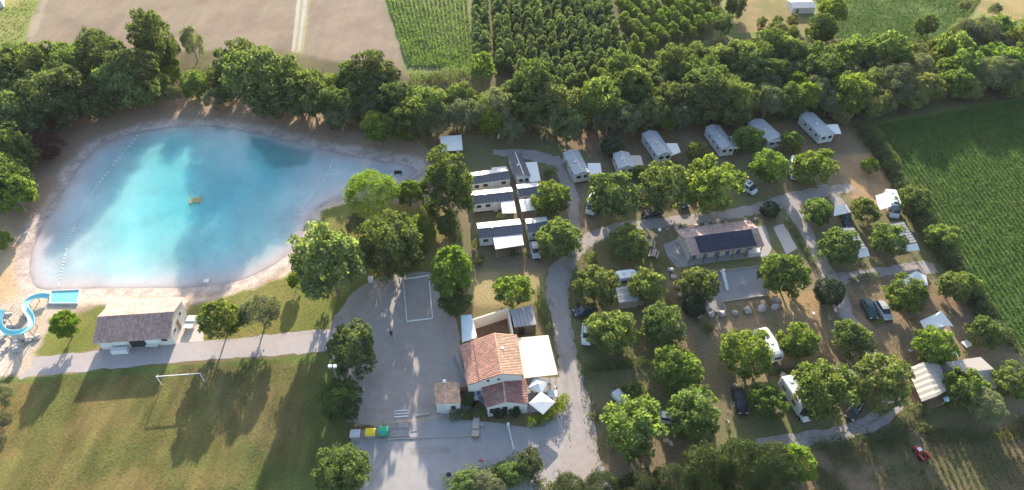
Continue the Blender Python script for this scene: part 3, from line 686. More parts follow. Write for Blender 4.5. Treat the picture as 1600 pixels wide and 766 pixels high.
# ---- hedges and leafy stuff
def hedge(name, pts, wd, ht, mat, label, dens=26, leaf=.26, seed=0, z0=0, cat='hedge'):
    rng = np.random.default_rng(seed); P_ = [G(*p) for p in pts]; pos = []; nr = []
    for a, b_ in zip(P_[:-1], P_[1:]):
        L_ = (b_-a).length; n = int(L_*(wd+2*ht)*dens); d = (b_-a)/L_; s = np.array([-d.y, d.x, 0])
        t = rng.uniform(0, L_, n); an = rng.uniform(0, np.pi, n)
        wx_ = a.x+d.x*t; wy_ = a.y+d.y*t
        lump = .62+.7*vnoise(wx_, wy_, 1.3, 5+seed)+.25*(vnoise(wx_, wy_, .5, 9)-.5)
        rad = rng.uniform(.55, 1.05, n)*lump
        o_ = np.cos(an)*wd*.5*rad; h_ = np.abs(np.sin(an))**.6*ht*rad
        p = np.stack([wx_, wy_, h_+z0], -1)+o_[:, None]*s; nn = s*np.cos(an)[:, None]+np.array([0, 0, 1])*np.sin(an)[:, None]
        pos.append(p); nr.append(nn+unit(n, rng)*.8)
    pos = np.concatenate(pos); nr = np.concatenate(nr)
    return tag(link(name, quads_mesh(name, leaf_quads(pos, nr, leaf, rng), mat)), label, cat)
hedge('hedge', [(1345,198),(1400,285),(1470,395),(1530,480),(1565,545)], 4.0, 2.6, M['leaf_dark'], 'long dark hedge dividing the pitches from the crop field', dens=40, leaf=.32, seed=1)
hedge('hedge', [(1352,196),(1385,245),(1400,270)], 2.0, 2.4, M['leaf_bright'], 'sunlit yellow green hedge top at the corner of the crop field', seed=2)
hedge('hedge', [(700,775),(735,760),(780,748),(832,735)], 5.0, 1.9, M['leaf_mid'], 'broad low hedge filling the forecourt bed', dens=22, leaf=.34, seed=18)
hedge('hedge', [(1240,689),(1300,681),(1345,667),(1375,654),(1393,636)], .5, .10, M['leaf_bush'], 'grass strip along the middle of the southern lane', dens=26, leaf=.2, seed=19)
hedge('hedge', [(702,652),(730,650),(762,647)], 1.9, 1.3, M['leaf_dark'], 'clipped green hedge in front of the hut and restaurant', dens=60, leaf=.2, seed=3)
hedge('hedge', [(825,664),(850,658),(868,646),(884,622)], 1.9, 1.4, M['leaf_lime'], 'curved green hedge round the restaurant terrace', dens=60, leaf=.2, seed=4)
hedge('hedge', [(838,462),(852,490),(860,520)], 1.6, 1.7, M['leaf_dark'], 'dark hedge between the shed and the lane', dens=40, leaf=.22, seed=5)
hedge('hedge', [(1228,345),(1245,370),(1262,400),(1272,415)], 1.3, 1.2, M['leaf_dark'], 'dark low hedge on the west side of the east lane', dens=40, leaf=.22, seed=6)
hedge('hedge', [(1196,585),(1250,580),(1280,578)], 1.2, 1.0, M['leaf_dark'], 'dark low hedge below the long white caravan', dens=40, leaf=.22, seed=7)
hedge('hedge', [(905,580),(960,574),(1010,565)], 1.5, 1.0, M['leaf_dark'], 'dark shaded hedge crossing the western pitches', dens=40, leaf=.22, seed=8)
hedge('hedge', [(918,655),(945,650)], 1.3, 1.0, M['leaf_dark'], 'short hedge stub beside the bottom of the lane', dens=40, leaf=.22, seed=9)
hedge('hedge', [(1265,700),(1320,690),(1380,680),(1430,668)], 1.4, .9, M['leaf_dark'], 'weedy strip along the southern bend of the lane', dens=26, leaf=.24, seed=10)
hedge('hedge', [(1398,668),(1420,650),(1425,632)], 2.2, .8, M['leaf_bush'], 'yellowish weeds at the end of the southern lane', dens=26, leaf=.24, seed=11)
hedge('hedge', [(1328,440),(1350,432),(1372,430)], 1.2, .8, M['leaf_bright'], 'low lit hedge above the dark and silver cars', dens=40, leaf=.22, seed=12)
hedge('hedge', [(1362,505),(1390,500)], 1.0, .6, M['leaf_bright'], 'low lit hedge below the dark and silver cars', dens=40, leaf=.22, seed=13)
hedge('hedge', [(700,330),(712,350),(716,380)], 2.0, 1.5, M['leaf_dark'], 'dark scrub on the west side of the mobile homes', dens=30, leaf=.26, seed=14)
hedge('hedge', [(-30,290),(10,255),(40,215),(30,180)], 4.5, 3.0, M['leaf_dark'], 'dark thicket between the service road and the pond bank', dens=16, leaf=.36, seed=15)
hedge('hedge', [(640,128),(690,122),(735,118)], 4.5, 2.2, M['leaf_bright'], 'yellow green undergrowth at the end of the row crop', dens=16, leaf=.36, seed=16)
hedge('hedge', [(905,500),(903,470)], 1.0, .8, M['leaf_dark'], 'dark low hedge on the lane side by the first parked car', dens=40, leaf=.22, seed=17)
hedge('hedge', [(856,655),(850,700),(846,740)], 0, 0, M['leaf_dark'], 'x', dens=0) if False else None
# row crop at the top
rng = np.random.default_rng(3); pos = []; nr = []
A0 = G(603,0); A1 = G(731,0); B0 = G(636,104); B1 = G(739,108)
A0 = A0+(A0-B0)*.4; A1 = A1+(A1-B1)*.4
nrow = 19
for i in range(nrow):
    f = (i+.5)/nrow; a = A0.lerp(A1, f); b_ = B0.lerp(B1, f); L_ = (a-b_).length; n = int(L_*24)
    t = rng.uniform(0, 1, n)[:, None]; p = np.array(b_)*(1-t)+np.array(a)*t
    p[:, 0] += rng.normal(0, .20, n); p[:, 2] = rng.uniform(.1, .75, n)*(.6+.8*vnoise(p[:, 0], p[:, 1], 2.5, 8)); pos.append(p); nr.append(unit(n, rng)+np.array([0, 0, .6]))
tag(link('row_crop', quads_mesh('row_crop', leaf_quads(np.concatenate(pos), np.concatenate(nr), .42, rng), M['leaf_rows'])), 'green crop in straight rows beside the ploughed field', 'crop', kind='stuff')
# crop field on the right: drilled rows that run along the hedge
P_ = [(p.x, p.y) for p in GP([(1362,198),(1480,176),(1620,154),(1700,600),(1640,600),(1566,528),(1510,418),(1432,300)])]
N_ = 260000; xs = rng.uniform(50, 150, N_); ys = rng.uniform(62, 150, N_)
ok = sdist(xs[None], ys[None], P_)[0] < 0; xs = xs[ok]; ys = ys[ok]
e_ = (G(1566,540)-G(1360,198)); e_ = Vector((e_.x, e_.y)).normalized(); nvx, nvy = -e_.y, e_.x
q_ = xs*nvx+ys*nvy+.25*(fbm(xs, ys, 12, 5)-.5); sp = .95; r_ = np.round(q_/sp)*sp; xs += (r_-q_)*.3*nvx; ys += (r_-q_)*.3*nvy
hh = .20+.40*vnoise(xs, ys, 1.6, 3)*(.5+vnoise(xs, ys, 9, 4)); pos = np.stack([xs, ys, hh*rng.uniform(.3, 1, len(xs))], -1)
tag(link('field_crop', quads_mesh('field_crop', leaf_quads(pos, unit(len(xs), rng)+np.array([0, 0, .9]), .32, rng), M['leaf_crop'])), 'dense green crop filling the field right of the hedge', 'crop', kind='stuff')
# vine rows and weeds at the lower right
pos = []; nr = []
va = G(1448,704); vb = G(1488,804); d_ = (vb-va).normalized(); st = (G(1479,697)-G(1470,700))
for i in range(40):
    a = va+st*i*1.02+Vector((0, -i*.02, 0)); L_ = 14+i*.0; n = 260; t = rng.uniform(0, L_, n)[:, None]
    p = np.array(a)+np.array(d_)*t; p[:, :2] += rng.normal(0, .12, (n, 2)); p[:, 2] = rng.uniform(.05, .8, n); pos.append(p); nr.append(unit(n, rng)+np.array([0, 0, .6]))
tag(link('vine_rows', quads_mesh('vine_rows', leaf_quads(np.concatenate(pos), np.concatenate(nr), .26, rng), M['leaf_vine'])), 'slanting rows of low vines in the shaded lower right corner', 'crop', kind='stuff')
def weeds(name, poly, n, h, size, mat, label, seed, cl=3., lo=.35, hi=.62):
    rng = np.random.default_rng(seed); P_ = [(p.x, p.y) for p in GP(poly)]
    x0 = min(p[0] for p in P_); x1 = max(p[0] for p in P_); y0 = min(p[1] for p in P_); y1 = max(p[1] for p in P_)
    xs = rng.uniform(x0, x1, n); ys = rng.uniform(y0, y1, n)
    ok = (sdist(xs[None], ys[None], P_)[0] < 0) & (fbm(xs, ys, cl, seed, 3) > rng.uniform(lo, hi, n)); xs = xs[ok]; ys = ys[ok]
    pos = np.stack([xs, ys, rng.uniform(0.02, h, len(xs))], -1)
    tag(link(name, quads_mesh(name, leaf_quads(pos, unit(len(xs), rng)+np.array([0, 0, .5]), size, rng, .4), mat)), label, 'grass', kind='stuff')
weeds('weeds', [(1270,705),(1440,672),(1640,645),(1640,685),(1470,694),(1450,706),(1480,800),(1260,800)], 60000, .45, .26, M['leaf_vine'], 'rough weeds over the shaded lower right field', 3)
weeds('weeds', [(880,405),(1050,400),(1090,440),(1100,560),(1050,690),(920,720),(905,600),(890,500)], 26000, .22, .22, M['leaf_dark'], 'patchy grass between the western pitches', 4)
weeds('weeds', [(1100,480),(1290,470),(1300,600),(1160,680),(1100,600)], 14000, .2, .2, M['leaf_bush'], 'patchy dry grass between the southern pitches', 5)
weeds('weeds', [(1300,440),(1460,440),(1600,600),(1500,680),(1410,640)], 14000, .22, .22, M['leaf_dark'], 'patchy grass between the tents', 6)
weeds('weeds', [(20,590),(520,560),(560,600),(560,800),(-40,800)], 60000, .08, .14, M['leaf_bush'], 'uneven turf tufts on the football pitch', 7, 6)
weeds('weeds', [(300,500),(345,463),(450,432),(492,362),(505,330),(640,320),(690,360),(540,470),(520,520),(320,535)], 16000, .12, .18, M['leaf_bush'], 'turf tufts on the pond lawn', 8, 4)
pos = []; rng = np.random.default_rng(21)
for v_ in VERGE:
    for e_ in v_:
        for a, b_ in zip(e_[:-1], e_[1:]):
            n = int(np.linalg.norm(b_-a)*9)+1; t = rng.uniform(0, 1, (n, 1)); p = a*(1-t)+b_*t+rng.normal(0, .38, (n, 2)); k_ = fbm(p[:, 0], p[:, 1], 2.5, 31, 3) > .47; p = p[k_]; pos.append(np.concatenate([p, rng.uniform(.03, .28, (len(p), 1))], 1))
pos = np.concatenate(pos)
tag(link('verge_grass', quads_mesh('verge_grass', leaf_quads(pos, unit(len(pos), rng)+np.array([0, 0, .5]), .28, rng, .5), M['leaf_bush'])), 'ragged grass along the lane edges', 'grass', kind='stuff')
weeds('meadow_grass', [(1268,-60),(1275,0),(1300,60),(1480,75),(1540,-10),(1560,-80)], 90000, .3, .4, M['leaf_crop'], 'green crop of the distant field at the top right', 10, 20, 0, .5)
weeds('meadow_grass', [(-60,-80),(62,-80),(60,0),(20,105),(-60,110)], 20000, .3, .5, M['leaf_bright'], 'yellow green meadow at the top left', 11, 9)
weeds('weeds', [(-60,110),(140,95),(440,100),(640,130),(900,160),(1120,90),(1300,70),(1700,60),(1700,150),(1340,190),(930,205),(650,225),(470,190),(250,160),(110,190),(20,270),(-90,330)], 70000, 1.2, .45, M['leaf_dark'], 'undergrowth on the floor of the wood', 9, 5)
# ------------------------------------------------------------ building materials
M['cream_wall'] = pm('cream_render', (.62,.56,.47), .9, .06, 1.2, .15, stain=.2, scol=(.45,.38,.30))
M['white_wall'] = pm('white_render', (.60,.57,.53), .9, .05, 1.2, .15, stain=.2, scol=(.52,.48,.42))
M['tile_shaded'] = pm('weathered_shaded_tile', (.40,.27,.225), .85, .2, 1.5, .2, stain=.45, scol=(.20,.15,.14), island=.22)  # near slopes: their shade is put into this darker tile colour
M['tile_red'] = pm('terracotta_tile', (.46,.245,.175), .85, .18, 1.1, .2, stain=.5, scol=(.48,.36,.25), island=.26)
M['tile_darkred'] = pm('dark_terracotta_tile', (.29,.135,.11), .85, .2, 1.3, .2, stain=.5, scol=(.36,.27,.24), island=.3)
M['tile_orange'] = pm('orange_tile', (.50,.32,.215), .85, .18, 1.1, .2, stain=.4, scol=(.62,.44,.26), island=.2)
M['tile_sunlit'] = pm('pinkish_sunlit_tile', (.42,.28,.24), .85, .2, 1.3, .2, stain=.5, scol=(.56,.46,.38), island=.22)  # far slopes: sunlight is put into this paler copy of the tile
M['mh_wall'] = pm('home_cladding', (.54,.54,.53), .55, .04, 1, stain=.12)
M['mh_cream'] = pm('home_cladding_cream', (.62,.58,.50), .55, .04, 1, stain=.12)
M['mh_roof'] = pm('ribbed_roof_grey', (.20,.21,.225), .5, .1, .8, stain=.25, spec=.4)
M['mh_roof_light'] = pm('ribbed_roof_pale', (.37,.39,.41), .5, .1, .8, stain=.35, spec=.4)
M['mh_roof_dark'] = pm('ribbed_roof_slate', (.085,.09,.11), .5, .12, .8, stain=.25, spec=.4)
M['canvas_white'] = pm('white_canvas', (.68,.66,.62), .8, .03, 1, stain=.12, scol=(.62,.58,.52))
M['canvas_cream'] = pm('cream_canvas', (.62,.545,.44), .8, .04, .5, stain=.2, scol=(.53,.455,.36))
M['canvas_sand'] = pm('sand_canvas', (.44,.39,.335), .8, .05, .6, stain=.25, scol=(.33,.29,.25))
M['canvas_grey'] = pm('grey_canvas', (.30,.31,.33), .8, .05, .6)
M['glass'] = pm('window_glass', (.035,.045,.06), .08, .1, 1, spec=.8)
M['dark'] = pm('dark_interior', (.03,.028,.026), .9, .1, 1)
M['wood'] = pm('weathered_timber', (.22,.15,.10), .85, .15, 4)
M['wood_pale'] = pm('pale_timber', (.42,.34,.26), .8, .15, 4)
M['brownfloor'] = pm('brown_earth_floor', (.15,.085,.05), .95, .3, .8, .3, stain=.4)
M['metal_white'] = pm('white_painted_metal', (.66,.66,.64), .4, .03, 2)
M['metal_grey'] = pm('galvanised_metal', (.35,.36,.37), .45, .08, 2, metal=.5)
M['corrug'] = pm('corrugated_grey', (.30,.29,.29), .6, .15, 1.2, stain=.4, scol=(.22,.19,.17))
M['solar'] = pm('solar_cell', (.010,.014,.032), .25, .15, .7, spec=.5)
M['rubber'] = pm('tyre_rubber', (.02,.02,.02), .9, .1, 4)
M['rim'] = pm('alloy_rim', (.4,.4,.42), .3, .05, 4, metal=.7)
M['red'] = pm('red_paint', (.42,.035,.03), .4, .08, 3)
M['yellow'] = pm('yellow_lid', (.75,.55,.03), .5, .05, 3)
M['green'] = pm('green_lid', (.02,.33,.20), .5, .05, 3)
M['bin_grey'] = pm('grey_bin_plastic', (.50,.52,.53), .6, .05, 3)
M['bin_body'] = pm('bin_body_plastic', (.28,.29,.30), .6, .05, 3)
M['turq'] = pm('turquoise_fibreglass', (.22,.52,.58), .25, .06, 1.5, spec=.5)
M['poolwater'] = pm('splash_pool_water', (.17,.52,.50), .06, .08, 1.2, spec=.5)
M['stone'] = pm('boulder', (.40,.36,.33), .9, .2, 2, .5, stain=.3)
M['lampglass'] = pm('lamp_globe', (.8,.82,.80), .3, .02, 1)
M['greenpost'] = pm('green_post', (.05,.14,.12), .5, .05, 1)
M['ochre'] = pm('ochre_raft', (.42,.33,.15), .7, .15, 2)
M['headlamp'] = pm('headlamp_glass', (.7,.72,.75), .1, .02, 1, spec=.8)
M['taillamp'] = pm('taillamp_red', (.35,.02,.02), .2, .02, 1)
M['skin'] = pm('skin', (.42,.25,.17), .6, .05, 4)
M['cloth_dark'] = pm('dark_cloth', (.035,.03,.04), .9, .1, 4)
def paint(c, n): 
    M[n] = pm(n, c, .28, .03, 1, spec=.5); return M[n]
paint((.62,.63,.63), 'white_paint'); paint((.012,.015,.022), 'black_paint'); paint((.02,.055,.055), 'teal_paint'); paint((.36,.37,.38), 'silver_paint'); paint((.10,.16,.22), 'bluegrey_paint'); paint((.035,.05,.09), 'navy_paint')

def frame_of(fl, fr, name, label, cat, group=None):
    a = G(*fl); b_ = G(*fr); d = b_-a
    r = empty(name, a, math.atan2(d.y, d.x), label, cat, group); return r, d.length
def to_local(r, p):
    c, s = math.cos(-r.rotation_euler.z), math.sin(-r.rotation_euler.z); d = Vector(p)-r.location
    return Vector((c*d.x-s*d.y, s*d.x+c*d.y, d.z))
def PL(r, px, py, z): return to_local(r, G(px, py, z))
def tile_roof(q, mat, parent, course=.42, pitch=.30, label=None):
    "q: eave-left, eave-right, ridge-right, ridge-left; every tile a half pipe of its own"
    q = [Vector(a) for a in q]; up = (q[3]-q[0]); n = (q[1]-q[0]).cross(up).normalized()
    if n.z < 0: n = -n
    nc = max(3, round((q[1]-q[0]).length/pitch)); nr = max(3, round(((q[3]-q[0]).length+(q[2]-q[1]).length)/2/course))
    V = []; Fs = []
    B = lambda u, v: (q[0].lerp(q[1], u)).lerp(q[3].lerp(q[2], u), v)
    for j in range(nr):
        for i in range(nc):
            k = len(V); u0 = i/nc; du = 1/nc; jx = random.uniform(-.1, .1)/nr
            for (v_, lift) in ((j/nr-.10/nr+jx, .035), ((j+1)/nr, 0)):
                for s in range(4):
                    t = s/3; h = math.sin(math.pi*t)*.075+lift-.012*(s in (0, 3)); V.append(tuple(B(u0+du*t, max(-.02, v_))+n*(h+.02)))
            for s in range(3): Fs.append((k+s, k+s+1, k+5+s, k+4+s))
    me = bpy.data.meshes.new('roof_tile'); me.from_pydata(V, [], Fs); me.materials.append(mat)
    o = link('roof_tile', me, parent); o['kind'] = 'stuff'
    MB().slab(q, .12).build('roof_slope', mat, parent)
    # ridge caps
    return o
def ridge_caps(a, b_, mat, parent, r=.14):
    a = Vector(a); b_ = Vector(b_); n = max(2, int((b_-a).length/.45)); mb = MB()
    for i in range(n): p0 = a.lerp(b_, i/n); p1 = a.lerp(b_, (i+1.08)/n); mb.bar(p0, p1, r*1.08, r*.9, 6)
    o = mb.build('ridge_tile', mat, parent); o['kind'] = 'stuff'; return o
def window(parent, x0, x1, y, z0, z1, face='y-', fr='metal_white'):
    "window on a wall of the local frame. face y-: wall plane at y, looking towards -y; x+/x-: wall plane at x=y value"
    e = .04
    if face in ('y-', 'y+'):
        s = -1 if face == 'y-' else 1
        f = MB().box(x0, x1, min(y, y+s*e), max(y, y+s*e), z0, z1).build('window', M[fr], parent)
        MB().box(x0+.07, x1-.07, min(y+s*e, y+s*(e+.01)), max(y+s*e, y+s*(e+.01)), z0+.07, z1-.07).build('pane', M['glass'], f)
    else:
        s = -1 if face == 'x-' else 1
        f = MB().box(min(y, y+s*e), max(y, y+s*e), x0, x1, z0, z1).build('window', M[fr], parent)
        MB().box(min(y+s*e, y+s*(e+.01)), max(y+s*e, y+s*(e+.01)), x0+.07, x1-.07, z0+.07, z1-.07).build('pane', M['glass'], f)
def door(parent, x0, x1, y, z1, face='y-', mt='wood'):
    e = .05; s = -1 if face[1] == '-' else 1
    if face[0] == 'y': d = MB().box(x0, x1, min(y, y+s*e), max(y, y+s*e), .03, z1).build('door', M[mt], parent); MB().box(x0+.08, x0+.16, min(y+s*e, y+s*.1), max(y+s*e, y+s*.1), .95, 1.05).build('handle', M['metal_grey'], d)
    else: d = MB().box(min(y, y+s*e), max(y, y+s*e), x0, x1, .03, z1).build('door', M[mt], parent); MB().box(min(y+s*e, y+s*.1), max(y+s*e, y+s*.1), x0+.08, x0+.16, .95, 1.05).build('handle', M['metal_grey'], d)
def ribbed(q, mat, parent, name='roof_panel', step=.5, t=.05, nx_=1):
    "sheet roof slope split into separate panels with standing seams; q eave-l, eave-r, ridge-r, ridge-l"
    q = [Vector(a) for a in q]; L_ = (q[1]-q[0]).length; n = max(2, round(L_/step)); me = None
    for i in range(n):
        a, b_ = i/n, (i+1)/n; g = .012/L_
        p = [q[0].lerp(q[1], a+g), q[0].lerp(q[1], b_-g), q[3].lerp(q[2], b_-g), q[3].lerp(q[2], a+g)]
        mb = MB().slab(p, t); nn = Vector((0, 0, .045)); w_ = .03/L_
        mb.slab([q[0].lerp(q[1], a+g)+nn, q[0].lerp(q[1], a+g+w_)+nn, q[3].lerp(q[2], a+g+w_)+nn, q[3].lerp(q[2], a+g)+nn], .05)
        mb.build(name, mat, parent)
def gable(r, W, D, he, hr, axis, wall, inset=.0, z0=.0):
    "gabled box of walls in the local frame x:0..W y:0..D"
    mb = MB()
    if axis == 'y':
        pts = [(0, he), (W/2, hr), (W, he)]
        f = [(0,0,z0),(W,0,z0),(W,0,he),(W/2,0,hr),(0,0,he)]; b_ = [(x, D, z) for x, _, z in f]
    else:
        f = [(0,0,z0),(0,D,z0),(0,D,he),(0,D/2,hr),(0,0,he)]; b_ = [(W, y, z) for _, y, z in f]
    n = 0; mb.v += f+b_; mb.f += [(0,1,2,3,4), (9,8,7,6,5)]
    for i in range(5): j = (i+1) % 5; mb.f.append((i, j, 5+j, 5+i))
    return mb.build('wall', wall, r)
def canopy(r, pts, z, mat, name='canopy', posts=True, drop=.12, deck=True):
    "pts: far-left, far-right, near-right, near-left pixels at height z"
    q = [PL(r, a, b_, z) for a, b_ in pts]; q2 = [q[3], q[2], q[1], q[0]]
    q2[0].z -= drop; q2[1].z -= drop
    MB().slab(q2, .07).build(name, mat, r)
    c_ = sum(q2, Vector())/4
    if posts:
        for p in q2: e = p.lerp(c_, .06); MB().bar((e.x, e.y, 0), (e.x, e.y, e.z-.06), .05).build('post', M['wood_pale'], r)
    if deck:
        k = [p.lerp(c_, .05) for p in q2]; MB().prism([(p.x, p.y) for p in k], .05, .35).build('deck', M['wood'], r)
def home(fl, fr, D, label, he=2.55, hr=3.05, axis='y', wall='mh_wall', roof='mh_roof', roof2=None, can=None, canmat='canvas_white', zc=2.5, group='mobile homes', win=True):
    r, W = frame_of(fl, fr, 'mobile_home', label, 'mobile home', group)
    gable(r, W, D, he, hr, axis, M[wall], z0=.35)
    MB().box(.15, W-.15, .15, D-.15, 0, .35).build('skirt', M['dark'], r)
    o_ = .10; e = .02; roof2 = roof2 or roof
    if axis == 'y':
        ribbed([(-o_, D+o_, he+e), (-o_, -o_, he+e), (W/2, -o_, hr+e+.06), (W/2, D+o_, hr+e+.06)], M[roof], r, step=.75)
        ribbed([(W+o_, -o_, he+e), (W+o_, D+o_, he+e), (W/2, D+o_, hr+e+.06), (W/2, -o_, hr+e+.06)], M[roof2], r, step=.75)
        MB().box(W/2-.09, W/2+.09, -o_, D+o_, hr+.07, hr+.14).build('ridge', M['metal_grey'], r)
        if win:
            window(r, .35, W*.45, 0, 1.3, 2.2); window(r, W*.58, W-.35, 0, 1.3, 2.2)
            for yy in (1.0, 3.2, 5.2):
                if yy+.9 < D: window(r, yy, yy+.8, 0, 1.4, 2.2, 'x-'); window(r, yy+.3, yy+1.3, W, 1.2, 2.2, 'x+')
            door(r, D*.55+.3, D*.55+1.1, W, 2.3, 'x+', 'metal_white')
    else:
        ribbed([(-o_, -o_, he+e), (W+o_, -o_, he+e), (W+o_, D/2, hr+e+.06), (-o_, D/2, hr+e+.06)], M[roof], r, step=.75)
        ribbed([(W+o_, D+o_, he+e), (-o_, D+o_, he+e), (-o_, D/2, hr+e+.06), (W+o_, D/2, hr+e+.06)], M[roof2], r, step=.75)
        MB().box(-o_, W+o_, D/2-.09, D/2+.09, hr+.07, hr+.14).build('ridge', M['metal_grey'], r)
        if win:
            for xx in (.6, 2.4, W-1.9):
                window(r, xx, xx+1.1, 0, 1.3, 2.2)
            door(r, W*.5, W*.5+.85, 0, 2.3, 'y-', 'metal_white'); window(r, .8, 1.8, 0, 1.3, 2.2, 'x-'); window(r, .8, 1.8, W, 1.3, 2.2, 'x+')
    MB().box(W*.3, W*.3+.35, D*.42, D*.42+.35, (he+hr)/2, hr+.22).build('roof_vent', M['metal_white'], r)
    if can: canopy(r, can, zc, M[canmat])
    return r
home((897,288),(920,284), 7.6, 'grey roofed mobile home beside the back lane, westernmost of the hillside row', roof='mh_roof_light', can=[(918,255),(938,255),(941,272),(921,272)], wall='mh_wall')
home((965,278),(989,276), 5.0, 'short mobile home with a pale canopy right of the evergreen ball', roof='mh_roof_light', can=[(984,243),(1001,243),(1006,258),(990,258)], canmat='canvas_sand')
home((1025,258),(1047,254), 8.2, 'pale roofed mobile home on the slope left of the fourth one, canopy at its right', roof='mh_roof_light', can=[(1041,224),(1058,224),(1064,237),(1048,243)])
home((1123,247),(1144,244), 8.0, 'pale ribbed roof mobile home directly under the wood with canopy touching a tree', roof='mh_roof_light', can=[(1134,214),(1150,213),(1153,231),(1140,232)])
home((1196,236),(1219,230), 7.6, 'mobile home half hidden behind a tree, with white canopy on its right', roof='mh_roof_light', can=[(1198,206),(1217,207),(1221,220),(1204,222)])
home((1277,227),(1298,223), 8.2, 'easternmost mobile home with a tilted pale canopy', roof='mh_roof_light', can=[(1291,195),(1309,194),(1315,208),(1301,209)])
home((808,293),(828,290), 7.8, 'slate grey mobile home standing lengthways with a bright white terrace roof', roof='mh_roof_dark', can=[(820,254),(839,253),(845,282),(828,284)], wall='mh_wall')
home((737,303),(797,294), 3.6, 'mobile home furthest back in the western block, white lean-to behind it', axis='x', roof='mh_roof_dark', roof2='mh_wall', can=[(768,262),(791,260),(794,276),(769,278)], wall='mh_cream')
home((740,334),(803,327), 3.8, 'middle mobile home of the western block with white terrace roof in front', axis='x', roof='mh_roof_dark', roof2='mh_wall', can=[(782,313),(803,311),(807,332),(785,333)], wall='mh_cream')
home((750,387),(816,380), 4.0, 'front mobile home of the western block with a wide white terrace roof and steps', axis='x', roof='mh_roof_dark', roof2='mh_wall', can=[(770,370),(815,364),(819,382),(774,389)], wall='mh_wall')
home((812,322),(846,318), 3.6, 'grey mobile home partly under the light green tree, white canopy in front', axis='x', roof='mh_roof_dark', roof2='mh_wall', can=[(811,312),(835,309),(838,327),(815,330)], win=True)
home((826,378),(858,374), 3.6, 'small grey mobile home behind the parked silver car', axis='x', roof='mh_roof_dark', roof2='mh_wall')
# carport
r = empty('carport', G(705,236), 0, 'isolated flat white roof shelter between the wood and the tall dark tree', 'shelter')
canopy(r, [(688,213),(721,211),(723,234),(690,236)], 2.5, M['canvas_white'], 'roof', deck=False, drop=.1)

# ---- sanitary / beach building
r, W = frame_of((160,546),(275,538), 'beach_building', 'long beach building with shaded purplish tile roof facing the football pitch', 'building')
D = 7.2; he, hr = 2.7, 4.0
w_ = gable(r, W, D, he, hr, 'x', M['white_wall'])
tile_roof([(-.3,-.7,he-.12),(W+.1,-.7,he-.12),(W+.1,D/2,hr+.04),(-.3,D/2,hr+.04)], M['tile_shaded'], r)
tile_roof([(W+.1,D+.3,he-.08),(-.3,D+.3,he-.08),(-.3,D/2,hr+.04),(W+.1,D/2,hr+.04)], M['tile_sunlit'], r)
ridge_caps((-.3,D/2,hr+.06),(W+.1,D/2,hr+.06), M['tile_shaded'], r)
for x0, x1 in ((.3,1.9),(2.2,4.4),(7.6,9.6)): MB().box(x0, x1, -.06, 0, .5, 2.3).build('shutter', M['metal_white'], r)
MB().box(4.8, 7.3, -.05, .0, .05, 2.4).build('doorway', M['dark'], r)
window(r, 9.9, 11.0, 0, 1.0, 2.2); window(r, 1.2, 2.0, W, 1.4, 2.2, 'x+'); window(r, 4.6, 5.4, W, 1.6, 2.4, 'x+'); door(r, 2.8, 3.7, W, 2.2, 'x+')
MB().box(2.0, 4.6, -1.3, -.5, .05, .95).build('counter', M['metal_white'], r)
t = empty('serving_table', G(240,543), 0, 'white bench table in front of the beach building wall', 'table')
MB().box(-1, 1, -.4, .4, .68, .75).build('table_top', M['metal_white'], t); [MB().box(x-.04, x+.04, -.3, .3, 0, .68).build('leg', M['metal_grey'], t) for x in (-.8, .8)]
t = empty('table_tennis_table', G(299,507), 0, 'pale green table tennis table on the paving right of the beach building', 'table')
MB().box(-.76, .76, -1.37, 1.37, .72, .78).build('table_top', pm('pale_green_top', (.45,.55,.50), .5, .05, 2), t); MB().box(-.86, .86, -.02, .02, .78, .93).build('net', M['metal_white'], t)
[MB().box(x-.05, x+.05, y-.05, y+.05, 0, .72).build('leg', M['metal_grey'], t) for x in (-.6, .6) for y in (-1.1, 1.1)]
# ---- splash pool and slide
r = empty('splash_pool', G(101,463), 0, 'small rectangular turquoise splash pool at the foot of the water slide', 'pool')
q = [PL(r,*p,.3) for p in ((79,454),(126,452),(121,474),(76,474))]; c_ = sum(q, Vector())/4
for i in range(4):
    a, b_ = q[i], q[(i+1) % 4]; ia, ib = a.lerp(c_, .07), b_.lerp(c_, .07); mb = MB()
    mb.hexa([(a.x,a.y,-.1),(b_.x,b_.y,-.1),(ib.x,ib.y,-.1),(ia.x,ia.y,-.1),(a.x,a.y,.35),(b_.x,b_.y,.35),(ib.x,ib.y,.35),(ia.x,ia.y,.35)]).build('pool_wall', M['metal_white'], r)
k = [p.lerp(c_, .075) for p in q]; MB().prism([(p.x, p.y) for p in k], -.1, .18).build('water_surface', M['poolwater'], r)
r = empty('water_slide', G(30,500), 0, 'winding turquoise water slide chute on the sandy mound', 'water slide')
sp_ = [(76,464,.7),(64,463,.9),(52,466,1.1),(43,473,1.3),(40,482,1.5),(46,491,1.7),(50,500,1.9),(48,510,2.1),(38,518,2.3),(24,521,2.6),(10,520,2.8),(1,512,3.0),(-1,502,3.2),(2,492,3.4),(5,484,3.6)]
pts = smooth_open([to_local(r, G(*p)) for p in sp_], 4); rings = []
for i, p in enumerate(pts):
    d = (pts[min(i+1, len(pts)-1)]-pts[max(i-1, 0)]); d.z = 0; d.normalize(); n_ = Vector((-d.y, d.x, 0)); U = Vector((0,0,1)); ring = []
    for a in range(7): t_ = math.pi*(a/6); ring.append(p+n_*math.cos(t_)*.56-U*math.sin(t_)*.42+U*.25)
    for a in range(6, -1, -1): t_ = math.pi*(a/6); ring.append(p+n_*math.cos(t_)*.50-U*math.sin(t_)*.36+U*.27)
    rings.append(ring)
MB().loft(rings).build('chute', M['turq'], r, smooth=False)
for p in pts[::6]: MB().bar((p.x, p.y, -.2), (p.x, p.y, p.z-.2), .08).build('support', M['metal_grey'], r)
